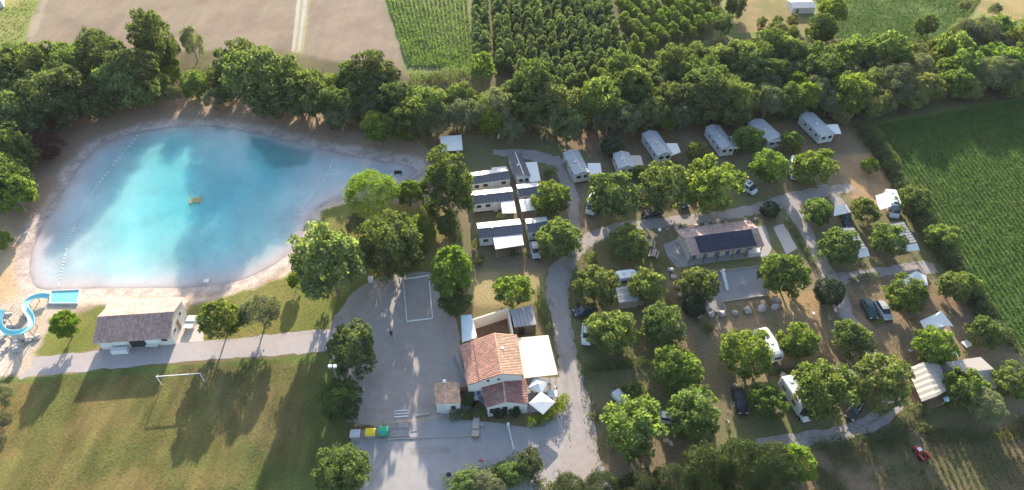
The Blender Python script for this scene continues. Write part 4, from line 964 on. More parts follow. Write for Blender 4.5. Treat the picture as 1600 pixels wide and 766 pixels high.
pp = pts[-1]; MB().box(pp.x-.9, pp.x+.9, pp.y-.2, pp.y+1.4, 3.2, 3.35).build('platform', M['wood_pale'], r)
for a in range(9): MB().box(pp.x+.9+a*.27, pp.x+1.2+a*.27, pp.y+.1, pp.y+1.1, 3.0-a*.36, 3.08-a*.36).build('step', M['wood_pale'], r)
# ---- rocks
def rock(px, py, s, label, group=None, flat=.7):
    random.seed(int(px*7+py)); p = G(px, py); bm = bmesh.new(); bmesh.ops.create_icosphere(bm, subdivisions=2, radius=s)
    sd_ = Vector((px*.37, py*.21, 0)); sq = random.uniform(.7, 1.1)
    for v in bm.verts: f = 1+.45*mnoise.noise(v.co*1.3/s+sd_)+.1*mnoise.noise(v.co*4/s+sd_); v.co = Vector((v.co.x*f, v.co.y*f*sq, v.co.z*f*flat))
    me = bpy.data.meshes.new('boulder'); bm.to_mesh(me); bm.free(); me.materials.append(M['stone'])
    o = link('boulder', me); o.location = (p.x, p.y, s*flat*.45); o.rotation_euler.z = random.uniform(0, 6); return tag(o, label, 'boulder', group)
GB = 'boulders edging the playground'
for (px, py, s), lb in zip([(1091,495,.55),(1111,493,.6),(1128,492,.75),(1148,490,.62),(1168,486,.75),(1190,483,.8),(1211,481,.85),(1213,470,.6)],
    ['westernmost boulder south of the play court','boulder against the low corner of the play court','wide flat boulder below the play court corner','fourth boulder from the west south of the play court','round boulder south of the middle of the play court','pale boulder south of the east part of the play court','largest boulder under the big playground tree','boulder leaning behind the largest one under the playground tree']): rock(px, py, s, lb, GB)
for (px, py, s), lb in zip([(1052,434,.6),(1058,448,.55),(1063,462,.6),(1069,472,.5),(1045,422,.5)], ['boulder under the white globe lamp by the path west of the playground','second boulder down the path west of the playground','third boulder down the path west of the playground','last boulder of the path near the dark bush','small boulder above the lamp on the playground path']): rock(px, py, s, lb, 'boulders along the path west of the playground')
ls = ['westernmost','second from the west','third from the west','fourth from the west','fifth from the west','sixth from the west','seventh from the west','eighth from the west','easternmost']
for i, px in enumerate((1043, 1057, 1072, 1088, 1104, 1120, 1134, 1164, 1180)): rock(px, 359-(px-1043)*.115, .42+.12*(i % 3 == 1), ls[i]+' of the boulders lining the lane behind the toilet block', 'boulders lining the lane behind the toilet block')
rng_ = random.Random(12)
for i in range(26):
    px, py = rng_.uniform(0, 72), rng_.uniform(524, 570)
    if py > 520+ (72-px)*.9: continue
    rock(px, py, rng_.uniform(.35, .8), 'pinkish boulder of the rubble slope below the water slide', 'rubble boulders below the water slide', .55)
for i in range(14):
    a = rng_.uniform(0, 6.28); rock(22+15*math.cos(a), 500+10*math.sin(a), rng_.uniform(.3, .6), 'pinkish boulder inside the loop of the water slide', 'boulders inside the slide loop', .6)

# ---- restaurant
r = empty('restaurant', G(768,600), 0, 'restaurant with terracotta gable roof, walled yard and lower red roofed wing', 'building')
q = lambda px, py, z: PL(r, px, py, z)
def ridge_roof(wl, rd, el, mat1, mat2):
    "wl/rd/el: (back, front) points of west eave, ridge, east eave"
    tile_roof([wl[0], wl[1], rd[1], rd[0]], M[mat1], r); tile_roof([el[1], el[0], rd[0], rd[1]], M[mat2], r); ridge_caps(rd[0], rd[1], M['tile_orange'], r)
Wb, Wf = q(720,538.6,4.3), q(730,601.6,4.3); Rb, Rf = q(772.6,520.6,5.8), q(783.7,585,5.8); Eb, Ef = q(807,523.6,4.4), q(817.6,586.6,4.4)
Mb, Mf = Wb.lerp(Rb, .37), Wf.lerp(Rf, .37)
down = Vector((0, 0, -.16))
tile_roof([Wb+down, Wf+down, Mf+down, Mb+down], M['tile_red'], r); tile_roof([Mb, Mf, Rf, Rb], M['tile_red'], r); tile_roof([Ef, Eb, Rb, Rf], M['tile_orange'], r); ridge_caps(Rb, Rf, M['tile_orange'], r)
MB().tube([Mb+Vector((0,0,.05)), Mf+Vector((0,0,.05))], .09).build('verge_tile', M['tile_darkred'], r)
def inset(p, c_, k): return Vector((p.x+(c_.x-p.x)*k, p.y+(c_.y-p.y)*k, p.z))
c_ = (Wb+Wf+Eb+Ef)/4
pb_ = [inset(p, c_, .035)-Vector((0,0,.17)) for p in (Wf, Rf, Ef, Eb, Rb, Wb)]
mb = MB(); n = len(mb.v); mb.v += [tuple(p) for p in pb_]+[(p.x, p.y, 0) for p in pb_]
for i in range(6): j = (i+1) % 6; mb.f.append((i, 6+i, 6+j, j))
mb.f.append((0,1,4,5)); mb.f.append((1,2,3,4)); mb.build('wall', M['white_wall'], r)
# front windows of the main gable, on the visible blue-shaded part
fa, fb = pb_[0], pb_[1]
for t_ in (.12, .30):
    p = fa.lerp(fb, t_); MB().box(p.x-.35, p.x+.35, p.y-.10, p.y-.01, 1.0, 2.1).build('shutter', pm('blue_shutter', (.05,.13,.22), .6, .1, 2) if t_ < .2 else bpy.data.materials['blue_shutter'], r)
for t_ in (.6, .92): p = fa.lerp(fb, t_); MB().box(p.x-.2, p.x+.2, p.y-.1, p.y-.01, 4.3, 4.6).build('vent', M['dark'], r)
MB().box(1.5,1.95, 2.6,3.1, 5.0,5.7).build('chimney', M['white_wall'], r)
# front wing
wb_, wf = q(751,602,2.75), q(760.6,637,2.75); rb, rf = q(786,593,3.5), q(790,628,3.5); eb, ef = q(821,592,2.75), q(825.5,631,2.75)
ridge_roof((wb_, wf), (rb, rf), (eb, ef), 'tile_darkred', 'tile_darkred')
c2_ = (wb_+wf+eb+ef)/4; pw = [inset(p, c2_, .04)-Vector((0,0,.15)) for p in (wf, rf, ef, eb, rb, wb_)]
mb = MB(); mb.v += [tuple(p) for p in pw]+[(p.x, p.y, 0) for p in pw]
for i in range(6): j = (i+1) % 6; mb.f.append((i, 6+i, 6+j, j))
mb.f.append((0,1,4,5)); mb.f.append((1,2,3,4)); mb.build('wing_wall', M['white_wall'], r)
for t_, n_ in ((.25,'window'),(.55,'window'),(.95,'door')):
    p = pw[0].lerp(pw[1], t_); a = MB().box(p.x-.4, p.x+.4, p.y-.10, p.y-.01, .1 if n_ == 'door' else .9, 2.1).build(n_, M['dark'], r)
p = pw[1].lerp(pw[2], .5); MB().box(p.x-.4, p.x+.4, p.y-.10, p.y-.01, .9, 2.1).build('window', M['dark'], r)
# walled yard
yb = [q(738,499.5,2.6), q(793.6,481.5,2.6), q(801,520.6,2.6), q(744,525,2.6)]; cy_ = sum(yb, Vector())/4
def wallseg(a, b_, t_, h, name, mat, par, z0=0):
    d = (b_-a); d.z = 0; d.normalize(); n_ = Vector((-d.y, d.x, 0))*t_/2
    return MB().hexa([(a+n_).to_tuple()[:2]+(z0,), (b_+n_).to_tuple()[:2]+(z0,), (b_-n_).to_tuple()[:2]+(z0,), (a-n_).to_tuple()[:2]+(z0,), (a+n_).to_tuple()[:2]+(h,), (b_+n_).to_tuple()[:2]+(h,), (b_-n_).to_tuple()[:2]+(h,), (a-n_).to_tuple()[:2]+(h,)]).build(name, mat, par)
wallseg(yb[0], yb[1], .28, 2.6, 'yard_wall', M['cream_wall'], r); wallseg(yb[1]+Vector((.0,-.15,0)), yb[2], .28, 2.61, 'yard_wall', M['cream_wall'], r); wallseg(yb[3], yb[0]+Vector((0,-.15,0)), .28, 2.59, 'yard_wall', M['cream_wall'], r)
MB().prism([(p.x, p.y) for p in yb], .02, .05).build('yard_floor', M['brownfloor'], r)
l_ = [q(720,493,2.5), q(737,491.5,2.7), q(743,528,2.7), q(722,535,2.5)]
MB().slab([l_[3], l_[2], l_[1], l_[0]], .06).build('lean_to_roof', pm('pale_blue_sheet', (.50,.60,.64), .5, .08, 1.5, stain=.3), r)
for p in l_: MB().bar((p.x+.1, p.y, 0), (p.x+.1, p.y, 2.44), .06).build('post', M['wood'], r)
wallseg(q(712,556,0), q(733,608,0), .5, .8, 'terrace_wall', M['concrete'], r)
# canopy, shed, hut, parasols
r2 = empty('terrace_canopy', G(843,590), 0, 'large cream canvas canopy on the east side of the restaurant', 'canopy')
canopy(r2, [(808.6,528),(856.7,523.6),(871.7,585),(818.6,591)], 2.8, M['canvas_cream'], 'canvas', deck=False, drop=.02)
for (a, b_) in (((822,597),(822,575)),): pass
r3 = empty('shed', G(820,525), 0, 'dark shed with worn grey corrugated roof behind the canopy', 'shed')
sq_ = [PL(r3,796.6,484.6,2.6), PL(r3,831,477,2.6), PL(r3,838.7,507,2.3), PL(r3,803.5,511.6,2.3)]
ribbed([sq_[3], sq_[2], sq_[1], sq_[0]], M['corrug'], r3, step=.6)
c3 = sum(sq_, Vector())/4; k = [inset(p, c3, .06) for p in sq_]
mb = MB(); mb.v += [(p.x, p.y, p.z-.06) for p in k]+[(p.x, p.y, 0) for p in k]; mb.f += [(0,1,2,3)]+[(i, (i+1) % 4, 4+(i+1) % 4, 4+i) for i in range(4)]; mb.build('wall', M['wood'], r3)
MB().box(k[3].x+.6, k[3].x+1.6, k[3].y-.04, k[3].y+.02, .05, 2.0).build('door', M['dark'], r3)
r4 = empty('hut', G(699,645), 0, 'small hut with orange tile roof west of the restaurant', 'hut')
hw, hwf, hr_, hrf, he_, hef = [PL(r4,*p) for p in ((679.5,600,2.5),(680.5,631.6,2.5),(694.5,597,3.1),(696.6,630,3.1),(717,598.6,2.5),(719.5,630,2.5))]
tile_roof([hw, hwf, hrf, hr_], M['tile_orange'], r4); tile_roof([hef, he_, hr_, hrf], M['tile_orange'], r4); ridge_caps(hr_, hrf, M['tile_orange'], r4)
c4 = (hw+hwf+he_+hef)/4; pw = [inset(p, c4, .05)-Vector((0,0,.15)) for p in (hwf, hrf, hef, he_, hr_, hw)]
mb = MB(); mb.v += [tuple(p) for p in pw]+[(p.x, p.y, 0) for p in pw]
for i in range(6): j = (i+1) % 6; mb.f.append((i, 6+i, 6+j, j))
mb.f.append((0,1,4,5)); mb.f.append((1,2,3,4)); mb.build('wall', M['white_wall'], r4)
p = pw[0].lerp(pw[1], .7); MB().box(p.x-.4, p.x+.4, p.y-.1, p.y-.01, .05, 2.0).build('door', M['bin_grey'], r4)
p = pw[1].lerp(pw[2], .5); MB().box(p.x-.35, p.x+.35, p.y-.1, p.y-.01, 1.0, 1.9).build('window', M['glass'], r4)
MB().box(hr_.x-.25, hr_.x+.25, hr_.y-.2, hr_.y+.2, 2.9, 3.5).build('chimney', M['metal_white'], r4)
def parasol(px, py, half, rot, label):
    z = 2.6; p = G(px, py, z); t = empty('parasol', (p.x, p.y, 0), rot, label, 'parasol', 'square white parasols'); h = half
    for i in range(4):
        a = [(-h,-h),(h,-h),(h,h),(-h,h)][i]; b_ = [(h,-h),(h,h),(-h,h),(-h,-h)][i]
        mb = MB(); mb.v += [(*a,2.35),(*b_,2.35),(0,0,2.8),(*a,2.2),(*b_,2.2)]; mb.f += [(0,1,2),(3,4,1,0)]; mb.build('canvas', M['canvas_white'], t)
    MB().bar((0,0,0),(0,0,2.85),.035).build('pole', M['metal_white'], t); MB().bar((0,0,0),(0,0,.12),.3,n=10).build('base', M['concrete'], t)
parasol(841, 600, 1.15, R(62), 'smaller white parasol right under the edge of the cream canopy'); parasol(847, 628, 1.4, R(48), 'larger white parasol beside the curved hedge')
def cafe_table(px, py, mt, label, w_=.45, chairs=2, rot=0, cat='table'):
    t = empty('table', G(px, py), rot, label, cat); MB().box(-w_, w_, -w_*.8, w_*.8, .70, .75).build('table_top', M[mt], t)
    for x in (-1, 1):
        for y in (-1, 1): MB().box(x*w_*.85-.03, x*w_*.85+.03, y*w_*.65-.03, y*w_*.65+.03, 0, .7).build('leg', M['metal_grey'], t)
def chair(px, py, mt, rot, label, group=None):
    t = empty('chair', G(px, py), rot, label, 'chair', group); MB().box(-.24,.24,-.24,.24,.42,.47).build('seat', M[mt], t); MB().box(-.24,.24,.2,.25,.47,.92).build('backrest', M[mt], t)
    for x in (-.2,.2):
        for y in (-.2,.2): MB().box(x-.025,x+.025,y-.025,y+.025,0,.42).build('leg', M[mt], t)
cafe_table(863, 619, 'metal_white', 'white table beside the curved hedge, right of the parasols', .8)
for i, (px, py, rt) in enumerate(((746,608,.3),(751,618,1.2),(744,626,2.),(754,630,.5))):
    cafe_table(px, py, 'bluegrey_paint' if i % 2 else 'metal_white', ['pale table nearest the main gable west of the wing','blue grey table behind the clipped hedge, upper one','pale table in the passage by the small dark tree','blue grey table next to the wing wall, lowest one'][i], .4, rot=rt)
    chair(px+7, py+2, 'metal_grey', rt+1, ['grey chair beside the upper pale table','grey chair beside the upper blue grey table','grey chair beside the table near the small dark tree','grey chair next to the wing wall corner'][i])
for i, (px, py) in enumerate(((838,604),(832,616),(858,603),(846,640),(868,607))): chair(px, py, 'wood_pale' if i % 2 else 'metal_grey', i*1.1, ['grey chair under the smaller parasol','wooden chair left of the gap between parasols','grey chair right of the smaller parasol','wooden chair below the larger parasol','grey chair at the corner post of the canopy'][i])
t = empty('planter', G(722,612), 0, 'red planter box between the hut and the small tree', 'planter'); MB().box(-.8,.8,-.4,.4,0,.7).build('box', M['red'], t); MB().box(-.7,.7,-.3,.3,.7,.74).build('soil', M['brownfloor'], t)
for i, (px, py, lb) in enumerate(((841,664,'empty terracotta flower pot by the hedge end'),(756,655,'dark flower pot at the hedge corner'))):
    t = empty('flower_pot', G(px,py), 0, lb, 'flower pot'); MB().bar((0,0,0),(0,0,.5),.2,.3,8).build('pot', M['tile_darkred'], t); MB().ball((0,0,.7),.35,.35,.3,8,5,.3).build('plant', M['leaf_dark'], t)

# ---- toilet block with solar panels
r, W = frame_of((1078,413),(1195,397), 'toilet_block', 'low toilet block with a navy solar array on its pinkish tile roof', 'building')
he, hr = 2.55, 3.6
nl, nr_, rr_, rl, fr_, fl_ = [PL(r,*p) for p in ((1075,400,he),(1192,384,he),(1187,357,hr),(1072,371,hr),(1176,346,he),(1051,372,he))]
D = (nl-rl).length
x0, x1 = 0, W; y0 = nl.y; yr = (rl.y+rr_.y)/2; yf = yr+(yr-y0)*.9
xa, xb = (nl.x+rl.x)/2, (nr_.x+rr_.x)/2
tile_roof([(xa,y0,he),(xb,y0,he),(xb,yr,hr),(xa,yr,hr)], M['tile_shaded'], r); tile_roof([(xb,yf,he+.1),(xa-.3,yf,he+.1),(xa-.3,yr,hr),(xb,yr,hr)], M['tile_sunlit'], r); ridge_caps((xa,yr,hr+.04),(xb,yr,hr+.04), M['tile_sunlit'], r)
MB().box(xa+.5, xb-1.2, y0+1.2, yf-.5, 0, he-.1).build('wall', M['cream_wall'], r)
for a in np.linspace(xa+.3, xb-.3, 6): MB().box(a-.07, a+.07, y0+.15, y0+.29, 0, he-.05).build('post', M['wood'], r)
MB().box(xa+.15, xb-.15, y0+.12, y0+.32, he-.2, he-.08).build('beam', M['wood'], r)
for a in np.linspace(xa+1.2, xb-2.4, 6): MB().box(a, a+.8, y0+1.14, y0+1.2, .05, 2.05).build('door', M['bluegrey_paint'], r)
MB().box(xb-2.6, xb-.2, y0-.1, y0+.9, .0, 1.0).build('washing_trough', M['metal_white'], r)
s0, s1 = xa+1.9, xb-1.5
for i in range(8):
    for j in range(2):
        a = s0+(s1-s0)*i/8+.03; b_ = s0+(s1-s0)*(i+1)/8-.03; v0 = .02+j*.48; v1 = v0+.46
        P0 = lambda x, v: (x, y0+(yr-y0)*v, he+(hr-he)*v+.26)
        MB().slab([P0(a,v0),P0(b_,v0),P0(b_,v1),P0(a,v1)], .05).build('solar_panel', M['solar'], r)
# picnic tables etc.
def picnic(px, py, rot, label):
    t = empty('picnic_table', G(px,py), rot, label, 'picnic table', 'picnic tables'); 
    for k in range(5): MB().box(-1,1,-.4+k*.165,-.4+k*.165+.14,.72,.77).build('plank', M['wood_pale'], t)
    for y in (-.75,.75): MB().box(-1,1,y-.14,y+.14,.43,.47).build('seat', M['wood_pale'], t)
    for x in (-.7,.7): MB().box(x-.04,x+.04,-.8,.8,.38,.43).build('crossbar', M['wood'], t); [MB().bar((x,s*.25,.72),(x,s*.6,0),.04).build('leg', M['wood'], t) for s in (-1,1)]
picnic(1021,399,R(70),'nearest picnic table between the lane and the toilet block'); picnic(1016,384,R(80),'further picnic table between the lane and the toilet block')
def lamp(px, py, h, label):
    t = empty('garden_lamp', G(px,py), 0, label, 'lamp', 'globe lamps'); MB().bar((0,0,0),(0,0,h),.06,.05).build('post', M['greenpost'], t); MB().ball((0,0,h+.25),.33,.33,.33,10,7).build('globe', M['lampglass'], t, smooth=True)
lamp(1027,376,2.6,'white globe lamp on green post by the picnic tables'); lamp(1046,438,2.6,'white globe lamp on green post west of the playground'); lamp(1128,430,1.0,'low white globe lamp at the north edge of the play court')
# play court things
r = empty('playground_slide', G(1135,452), R(8), 'narrow white playground slide on the grey court', 'slide')
MB().hexa([(-.25,-.4,.12),(.25,-.4,.12),(.25,2.6,1.5),(-.25,2.6,1.5),(-.25,-.4,.18),(.25,-.4,.18),(.25,2.6,1.56),(-.25,2.6,1.56)]).build('chute', M['metal_white'], r)
for x in (-.28,.24): MB().hexa([(x,-.4,.15),(x+.05,-.4,.15),(x+.05,2.6,1.55),(x,2.6,1.55),(x,-.4,.38),(x+.05,-.4,.38),(x+.05,2.6,1.8),(x,2.6,1.8)]).build('side', M['metal_white'], r)
MB().box(-.35,.35,2.6,3.3,1.45,1.55).build('platform', M['wood_pale'], r)
for x in (-.3,.3): MB().bar((x,3.2,1.5),(x,3.7,0),.04).build('rail', M['metal_grey'], r); MB().bar((x,2.65,0),(x,2.65,1.45),.04).build('post', M['metal_grey'], r)
for k in range(4): MB().bar((-.3,3.3+.1*k,1.2-.32*k),(.3,3.3+.1*k,1.2-.32*k),.03).build('rung', M['metal_grey'], r)
r = empty('climbing_arch', G(1158,447), 0, 'thin metal climbing arch on the grey court', 'climbing frame')
for y in (-.6,.6): MB().tube([(-.7*math.cos(a), y, 1.5*math.sin(a)) for a in np.linspace(0, math.pi, 9)], .035).build('arch', M['metal_grey'], r)
for a in np.linspace(.3, math.pi-.3, 7): MB().bar((-.7*math.cos(a),-.6,1.5*math.sin(a)),(-.7*math.cos(a),.6,1.5*math.sin(a)),.025).build('rung', M['metal_grey'], r)
def boards(name, label, pts, mat, closed=True, w_=.14, h=.22, part='board', cat='edging', group=None):
    r = empty(name, G(*pts[0]), 0, label, cat, group); P_ = [PL(r,*p,0) for p in pts]; n = len(P_)
    for i in range(n if closed else n-1): wallseg(P_[i], P_[(i+1) % n], w_, h, part, M[mat], r)
    return r
boards('court_edging', 'pale kerb of boards round the playground court', [(1113,426),(1184,417),(1200,462),(1128,472),(1134,486),(1106,489),(1097,468),(1108,458)], 'wood_pale')
boards('boules_frame', 'white board frame of the boules pitch at the top of the car park', [(630,437),(670,431),(676,498),(636,503)], 'metal_white', w_=.16, h=.2)
# football goal
a, b_ = G(253,602), G(320,597); r = empty('football_goal', (a+b_)/2, math.atan2((b_-a).y,(b_-a).x), 'white football goal without net at the top of the pitch', 'goal'); h_ = (b_-a).length/2
MB().bar((-h_,0,0),(-h_,0,2.3),.075).build('post', M['metal_white'], r); MB().bar((h_,0,0),(h_,0,2.3),.075).build('post', M['metal_white'], r); MB().bar((-h_-.07,0,2.37),(h_+.07,0,2.37),.075).build('crossbar', M['metal_white'], r)
for x in (-h_, h_): MB().tube([(x,0,2.3),(x,.5,2.2),(x,.9,0)], .03).build('net_stay', M['metal_grey'], r)
# floodlight mast
def mast(px, py, h, label):
    r = empty('floodlight_mast', G(px,py), 0, label, 'floodlight', 'floodlight masts'); MB().bar((0,0,0),(0,0,h),.13,.08,8).build('mast', M['metal_grey'], r); MB().box(-.6,.6,-.05,.05,h-.1,h).build('crossarm', M['metal_grey'], r)
    for x in (-.35,.35): MB().box(x-.25,x+.25,-.35,.05,h,h+.4).build('floodlight', M['metal_white'], r)
mast(537,625,9.0,'floodlight mast between the pitch and the dark car park tree')
mast(-2,722,4.4,'low white floodlight head at the left edge of the football pitch') if False else None
# waste bins
def container(px, py, lid, label):
    r = empty('recycling_container', G(px,py), R(2), label, 'recycling bin', 'recycling containers')
    MB().hexa([(-.62,-.5,.12),(.62,-.5,.12),(.62,.5,.12),(-.62,.5,.12),(-.72,-.6,1.2),(.72,-.6,1.2),(.72,.6,1.2),(-.72,.6,1.2)]).build('body', M['bin_body'] if lid != 'green' else M['green'], r, bevel=.04)
    MB().loft([[(x*.74,-.64*1,1.2),(x*.74,-.64,1.28),(x*.74,-.3,1.46),(x*.74,.3,1.46),(x*.74,.64,1.3),(x*.74,.64,1.2)] for x in (-1,1)]).build('lid', M[lid], r, bevel=.03)
    MB().box(-.45,.45,-.72,-.64,1.18,1.26).build('handle', M['bin_body'], r)
    for x in (-.5,.5):
        for y in (-.4,.4): MB().bar((x-.04,y,.1),(x+.04,y,.1),.1,n=8).build('wheel', M['rubber'], r)
container(557,684,'bin_grey','grey lidded recycling container at the left end'); container(580.5,682,'yellow','yellow lidded recycling container in the middle'); container(600.5,679,'green','green recycling container at the right end')
def fence(name, label, pts, h, mat, step=2., rails=2, cat='fence', t_=.06):
    r = empty(name, G(*pts[0]), 0, label, cat); P_ = [PL(r,*p,0) for p in pts]
    for a, b_ in zip(P_[:-1], P_[1:]):
        L_ = (b_-a).length; n = max(1, round(L_/step))
        for i in range(n+(b_ is P_[-1])): p = a.lerp(b_, i/n); MB().box(p.x-t_,p.x+t_,p.y-t_,p.y+t_,0,h+.05).build('post', M[mat], r)
        for k in range(rails):
            z = h*(1-.45*k)
            for i in range(n): MB().bar(a.lerp(b_,i/n)+Vector((0,0,z)), a.lerp(b_,(i+1)/n)+Vector((0,0,z)), t_*.7).build('rail', M[mat], r)
fence('post_and_rail_fence', 'low timber rail fence along the south edge of the car park', [(556,668),(600,664),(640,662),(690,654)], .9, 'wood_pale')
boards('kerb', 'low dark kerb between bins and forecourt', [(548,690),(620,686),(738,681)], 'concrete', closed=False, w_=.25, h=.14, part='kerb_stone', cat='kerb')
boards('loading_frame', 'pale low frame on the forecourt right of the green container', [(611,683),(640,681),(640,668),(611,670)], 'concrete', h=.14)
for i, y in enumerate((643, 647.5, 652)):
    r = boards('low_rail', ['upper','middle','lower'][i]+' of the three pale rails lying at the car park exit', [(616,y),(637,y-1.5)], 'metal_white', closed=False, w_=.16, h=.12, part='rail', cat='rail', group='pale rails')
    P_ = G(626,y); 
boards('low_rail', 'double pale rail right of the three short ones', [(650,650),(672,647)], 'canvas_sand', closed=False, w_=.16, h=.3, part='rail', cat='rail')
r = empty('boom_barrier', G(794,668), 0, 'white boom barrier arm across the entrance', 'barrier'); e2 = PL(r,803,703,.95)
MB().box(-.2,.2,-.2,.2,0,1.1).build('cabinet', M['metal_white'], r); MB().bar((0,0,1.0), e2, .07).build('boom', M['metal_white'], r); MB().bar((e2.x,e2.y,0),(e2.x,e2.y,.95),.05).build('rest_post', M['metal_grey'], r)
r = empty('boom_barrier', G(753,668), 0, 'thin dark barrier arm left of the white one', 'barrier'); e2 = PL(r,757,694,.9)
MB().box(-.15,.15,-.15,.15,0,1.0).build('cabinet', M['metal_grey'], r); MB().bar((0,0,.95), e2, .05).build('boom', M['metal_grey'], r)
r = empty('planter', G(743,680), 0, 'stone trough with a wheel motif at the entrance island', 'planter'); MB().box(-.55,.55,-.5,.5,0,.6).build('trough', M['wood_pale'], r)
for x in (-.3,.3): MB().bar((x,-.52,.35),(x,-.58,.35),.22,n=10).build('wheel', M['wood'], r)
MB().box(-.5,.5,1,4.2,.02,.16).build('island', M['paleslab'], r)
r = empty('road_sign', G(752,728), 0, 'small red and white round sign by the forecourt bed', 'sign'); MB().bar((0,0,0),(0,0,1.6),.04).build('post', M['metal_grey'], r); d_ = MB().bar((0,-.05,1.6),(0,-.09,1.6),.4,n=16).build('sign_face', M['red'], r); MB().box(-.28,.28,-.12,-.1,1.53,1.67).build('white_bar', M['metal_white'], d_)
r = empty('manhole_cover', G(701,742), 0, 'dark round manhole cover in the forecourt', 'manhole cover'); MB().bar((0,0,.012),(0,0,.03),.38,n=16).build('cover', M['dark'], r)
r = empty('manhole_frame', G(701,742), 0) if False else None
# pond things
r = empty('swimming_raft', G(306,314,-.3), R(10), 'ochre swimming raft in the middle of the pond', 'raft')
for k in range(5): MB().box(-.95+k*.38,-.95+k*.38+.28,-.8,.8,.15,.26).build('plank', M['ochre'], r)
for x in (-1,1): MB().bar((x,-1.1,.05),(x,1.1,.05),.16,n=8).build('float', M['ochre'], r)
for x in (-.95,.95):
    for y in (-.9,.9): MB().bar((x,y,.1),(x*1.25,y*1.25,1.2),.07).build('post', M['ochre'], r)
r = empty('pontoon', G(323,440,-.3), 0, 'small white float near the south shore of the pond', 'float'); MB().box(-.5,.5,-.4,.4,-.1,.3).build('body', M['metal_white'], r, bevel=.05); MB().bar((0,0,.3),(0,0,.9),.06).build('post', M['metal_white'], r)
def buoys(pts, label, n):
    r = empty('buoy_line', G(*pts[0],-.3), 0, label, 'buoy line'); P_ = smooth_open([PL(r,*p,-.3) for p in pts], 12); tot = len(P_)
    for i in range(n): p = P_[int(i*(tot-1)/(n-1))]; MB().ball((p.x,p.y,.03),.22,.22,.14,6,4).build('float', M['metal_white'], r)
    MB().tube([p+Vector((0,0,.0)) for p in P_], .025, 4).build('rope', M['metal_white'], r)
buoys([(215,212),(160,280),(128,330),(105,385),(92,447)], 'white float line on the west side of the pond', 44); buoys([(520,250),(505,285),(470,330)], 'short white float line at the mouth of the pond tail', 16)
r = empty('bench', G(622,272), 0, 'dark bench standing in the shallow tail of the pond', 'bench'); MB().box(-.8,.8,-.25,.25,.2,.28).build('seat', M['dark'], r); MB().box(-.8,.8,.2,.28,.28,.7).build('backrest', M['dark'], r); [MB().box(x-.05,x+.05,-.2,.2,-.5,.2).build('leg', M['dark'], r) for x in (-.65,.65)]
# distant sheds
r, W = frame_of((1237,22),(1271,21), 'distant_shed', 'white roofed shed at the top between field and young trees', 'shed'); gable(r, W, 5, 1.8, 2.3, 'x', M['white_wall'])
ribbed([(-.2,-.2,1.8),(W+.2,-.2,1.8),(W+.2,2.5,2.35),(-.2,2.5,2.35)], M['mh_roof_light'], r); ribbed([(W+.2,5.2,1.8),(-.2,5.2,1.8),(-.2,2.5,2.35),(W+.2,2.5,2.35)], M['mh_roof_light'], r); door(r, 1, 1.8, 0, 1.6)
r, W = frame_of((-14,16),(7,12), 'distant_house', 'white house corner at the top left edge', 'house'); gable(r, W, 5, 2.8, 3.6, 'x', M['white_wall'])
ribbed([(-.2,-.2,2.8),(W+.2,-.2,2.8),(W+.2,2.5,3.65),(-.2,2.5,3.65)], M['mh_wall'], r); ribbed([(W+.2,5.2,2.8),(-.2,5.2,2.8),(-.2,2.5,3.65),(W+.2,2.5,3.65)], M['mh_wall'], r); window(r, .6, 1.4, 0, 1, 2)

# ------------------------------------------------------------ shelters and tents
def shelter(roof, low, label, wallbase):
    r = empty('roofed_pitch_shelter', G(*wallbase), 0, label, 'shelter', 'grey roofed shelters'); q = [PL(r,*p,z) for p, z in zip(roof, (3.0,3.0,2.6,2.6))]
    ribbed([q[0], q[3], q[2], q[1]], M['corrug'], r, step=.7)
    for p in q: MB().bar((p.x,p.y,0),(p.x,p.y,p.z-.05),.06).build('post', M['wood_pale'], r)
    k = [PL(r,*p,z) for p, z in zip(low, (2.5,2.5,2.0,2.0))]; MB().slab([k[3],k[2],k[1],k[0]], .05).build('awning', M['canvas_white'], r)
    for p in k[2:]: MB().bar((p.x,p.y,0),(p.x,p.y,p.z-.04),.05).build('post', M['metal_white'], r); MB().bar((p.x-.5,p.y,0),(p.x,p.y,1.1),.03).build('brace', M['metal_white'], r)
    c_ = sum(q, Vector())/4; kk = [inset(p, c_, .15) for p in q]; MB().prism([(p.x,p.y) for p in kk], .02, .25).build('deck', M['wood'], r)
shelter([(1316,356),(1334,355),(1354,388),(1337,390)], [(1338,390),(1355,387),(1359,400),(1342,403)], 'left grey roofed pitch shelter with white front awning', (1340,395))
shelter([(1373,352),(1412,346),(1432,378),(1400,384)], [(1402,385),(1433,380),(1437,391),(1404,394)], 'right grey roofed pitch shelter with white front awning', (1410,395))
def tent_quads(r, faces, mat, name='canvas'):
    for f in faces:
        mb = MB(); mb.poly(f); o = mb.build(name, mat, r); m_ = o.modifiers.new('thick', 'SOLIDIFY'); m_.thickness = .03
for (px, py, mt, lb) in ((1148,604,'metal_white','white folding chair behind the black estate car'),(1147,636,'metal_white','white folding chair left of the black estate car'),(1136,661,'metal_grey','grey folding chair below the black estate car'),(1270,492,'metal_white','white folding chair on bare soil east of the playground boulders'),(1176,598,'wood','brown folding chair right of the black estate car'),(1420,550,'metal_grey','grey folding chair above the striped tent'),(1012,610,'wood','brown folding chair on the shaded western pitch'),(1096,255,'metal_white','white chair by the fourth hillside mobile home'),(1350,420,'wood','brown folding chair on the verge of the lane stub')):
    chair(px, py, mt, (px*7) % 6, lb)
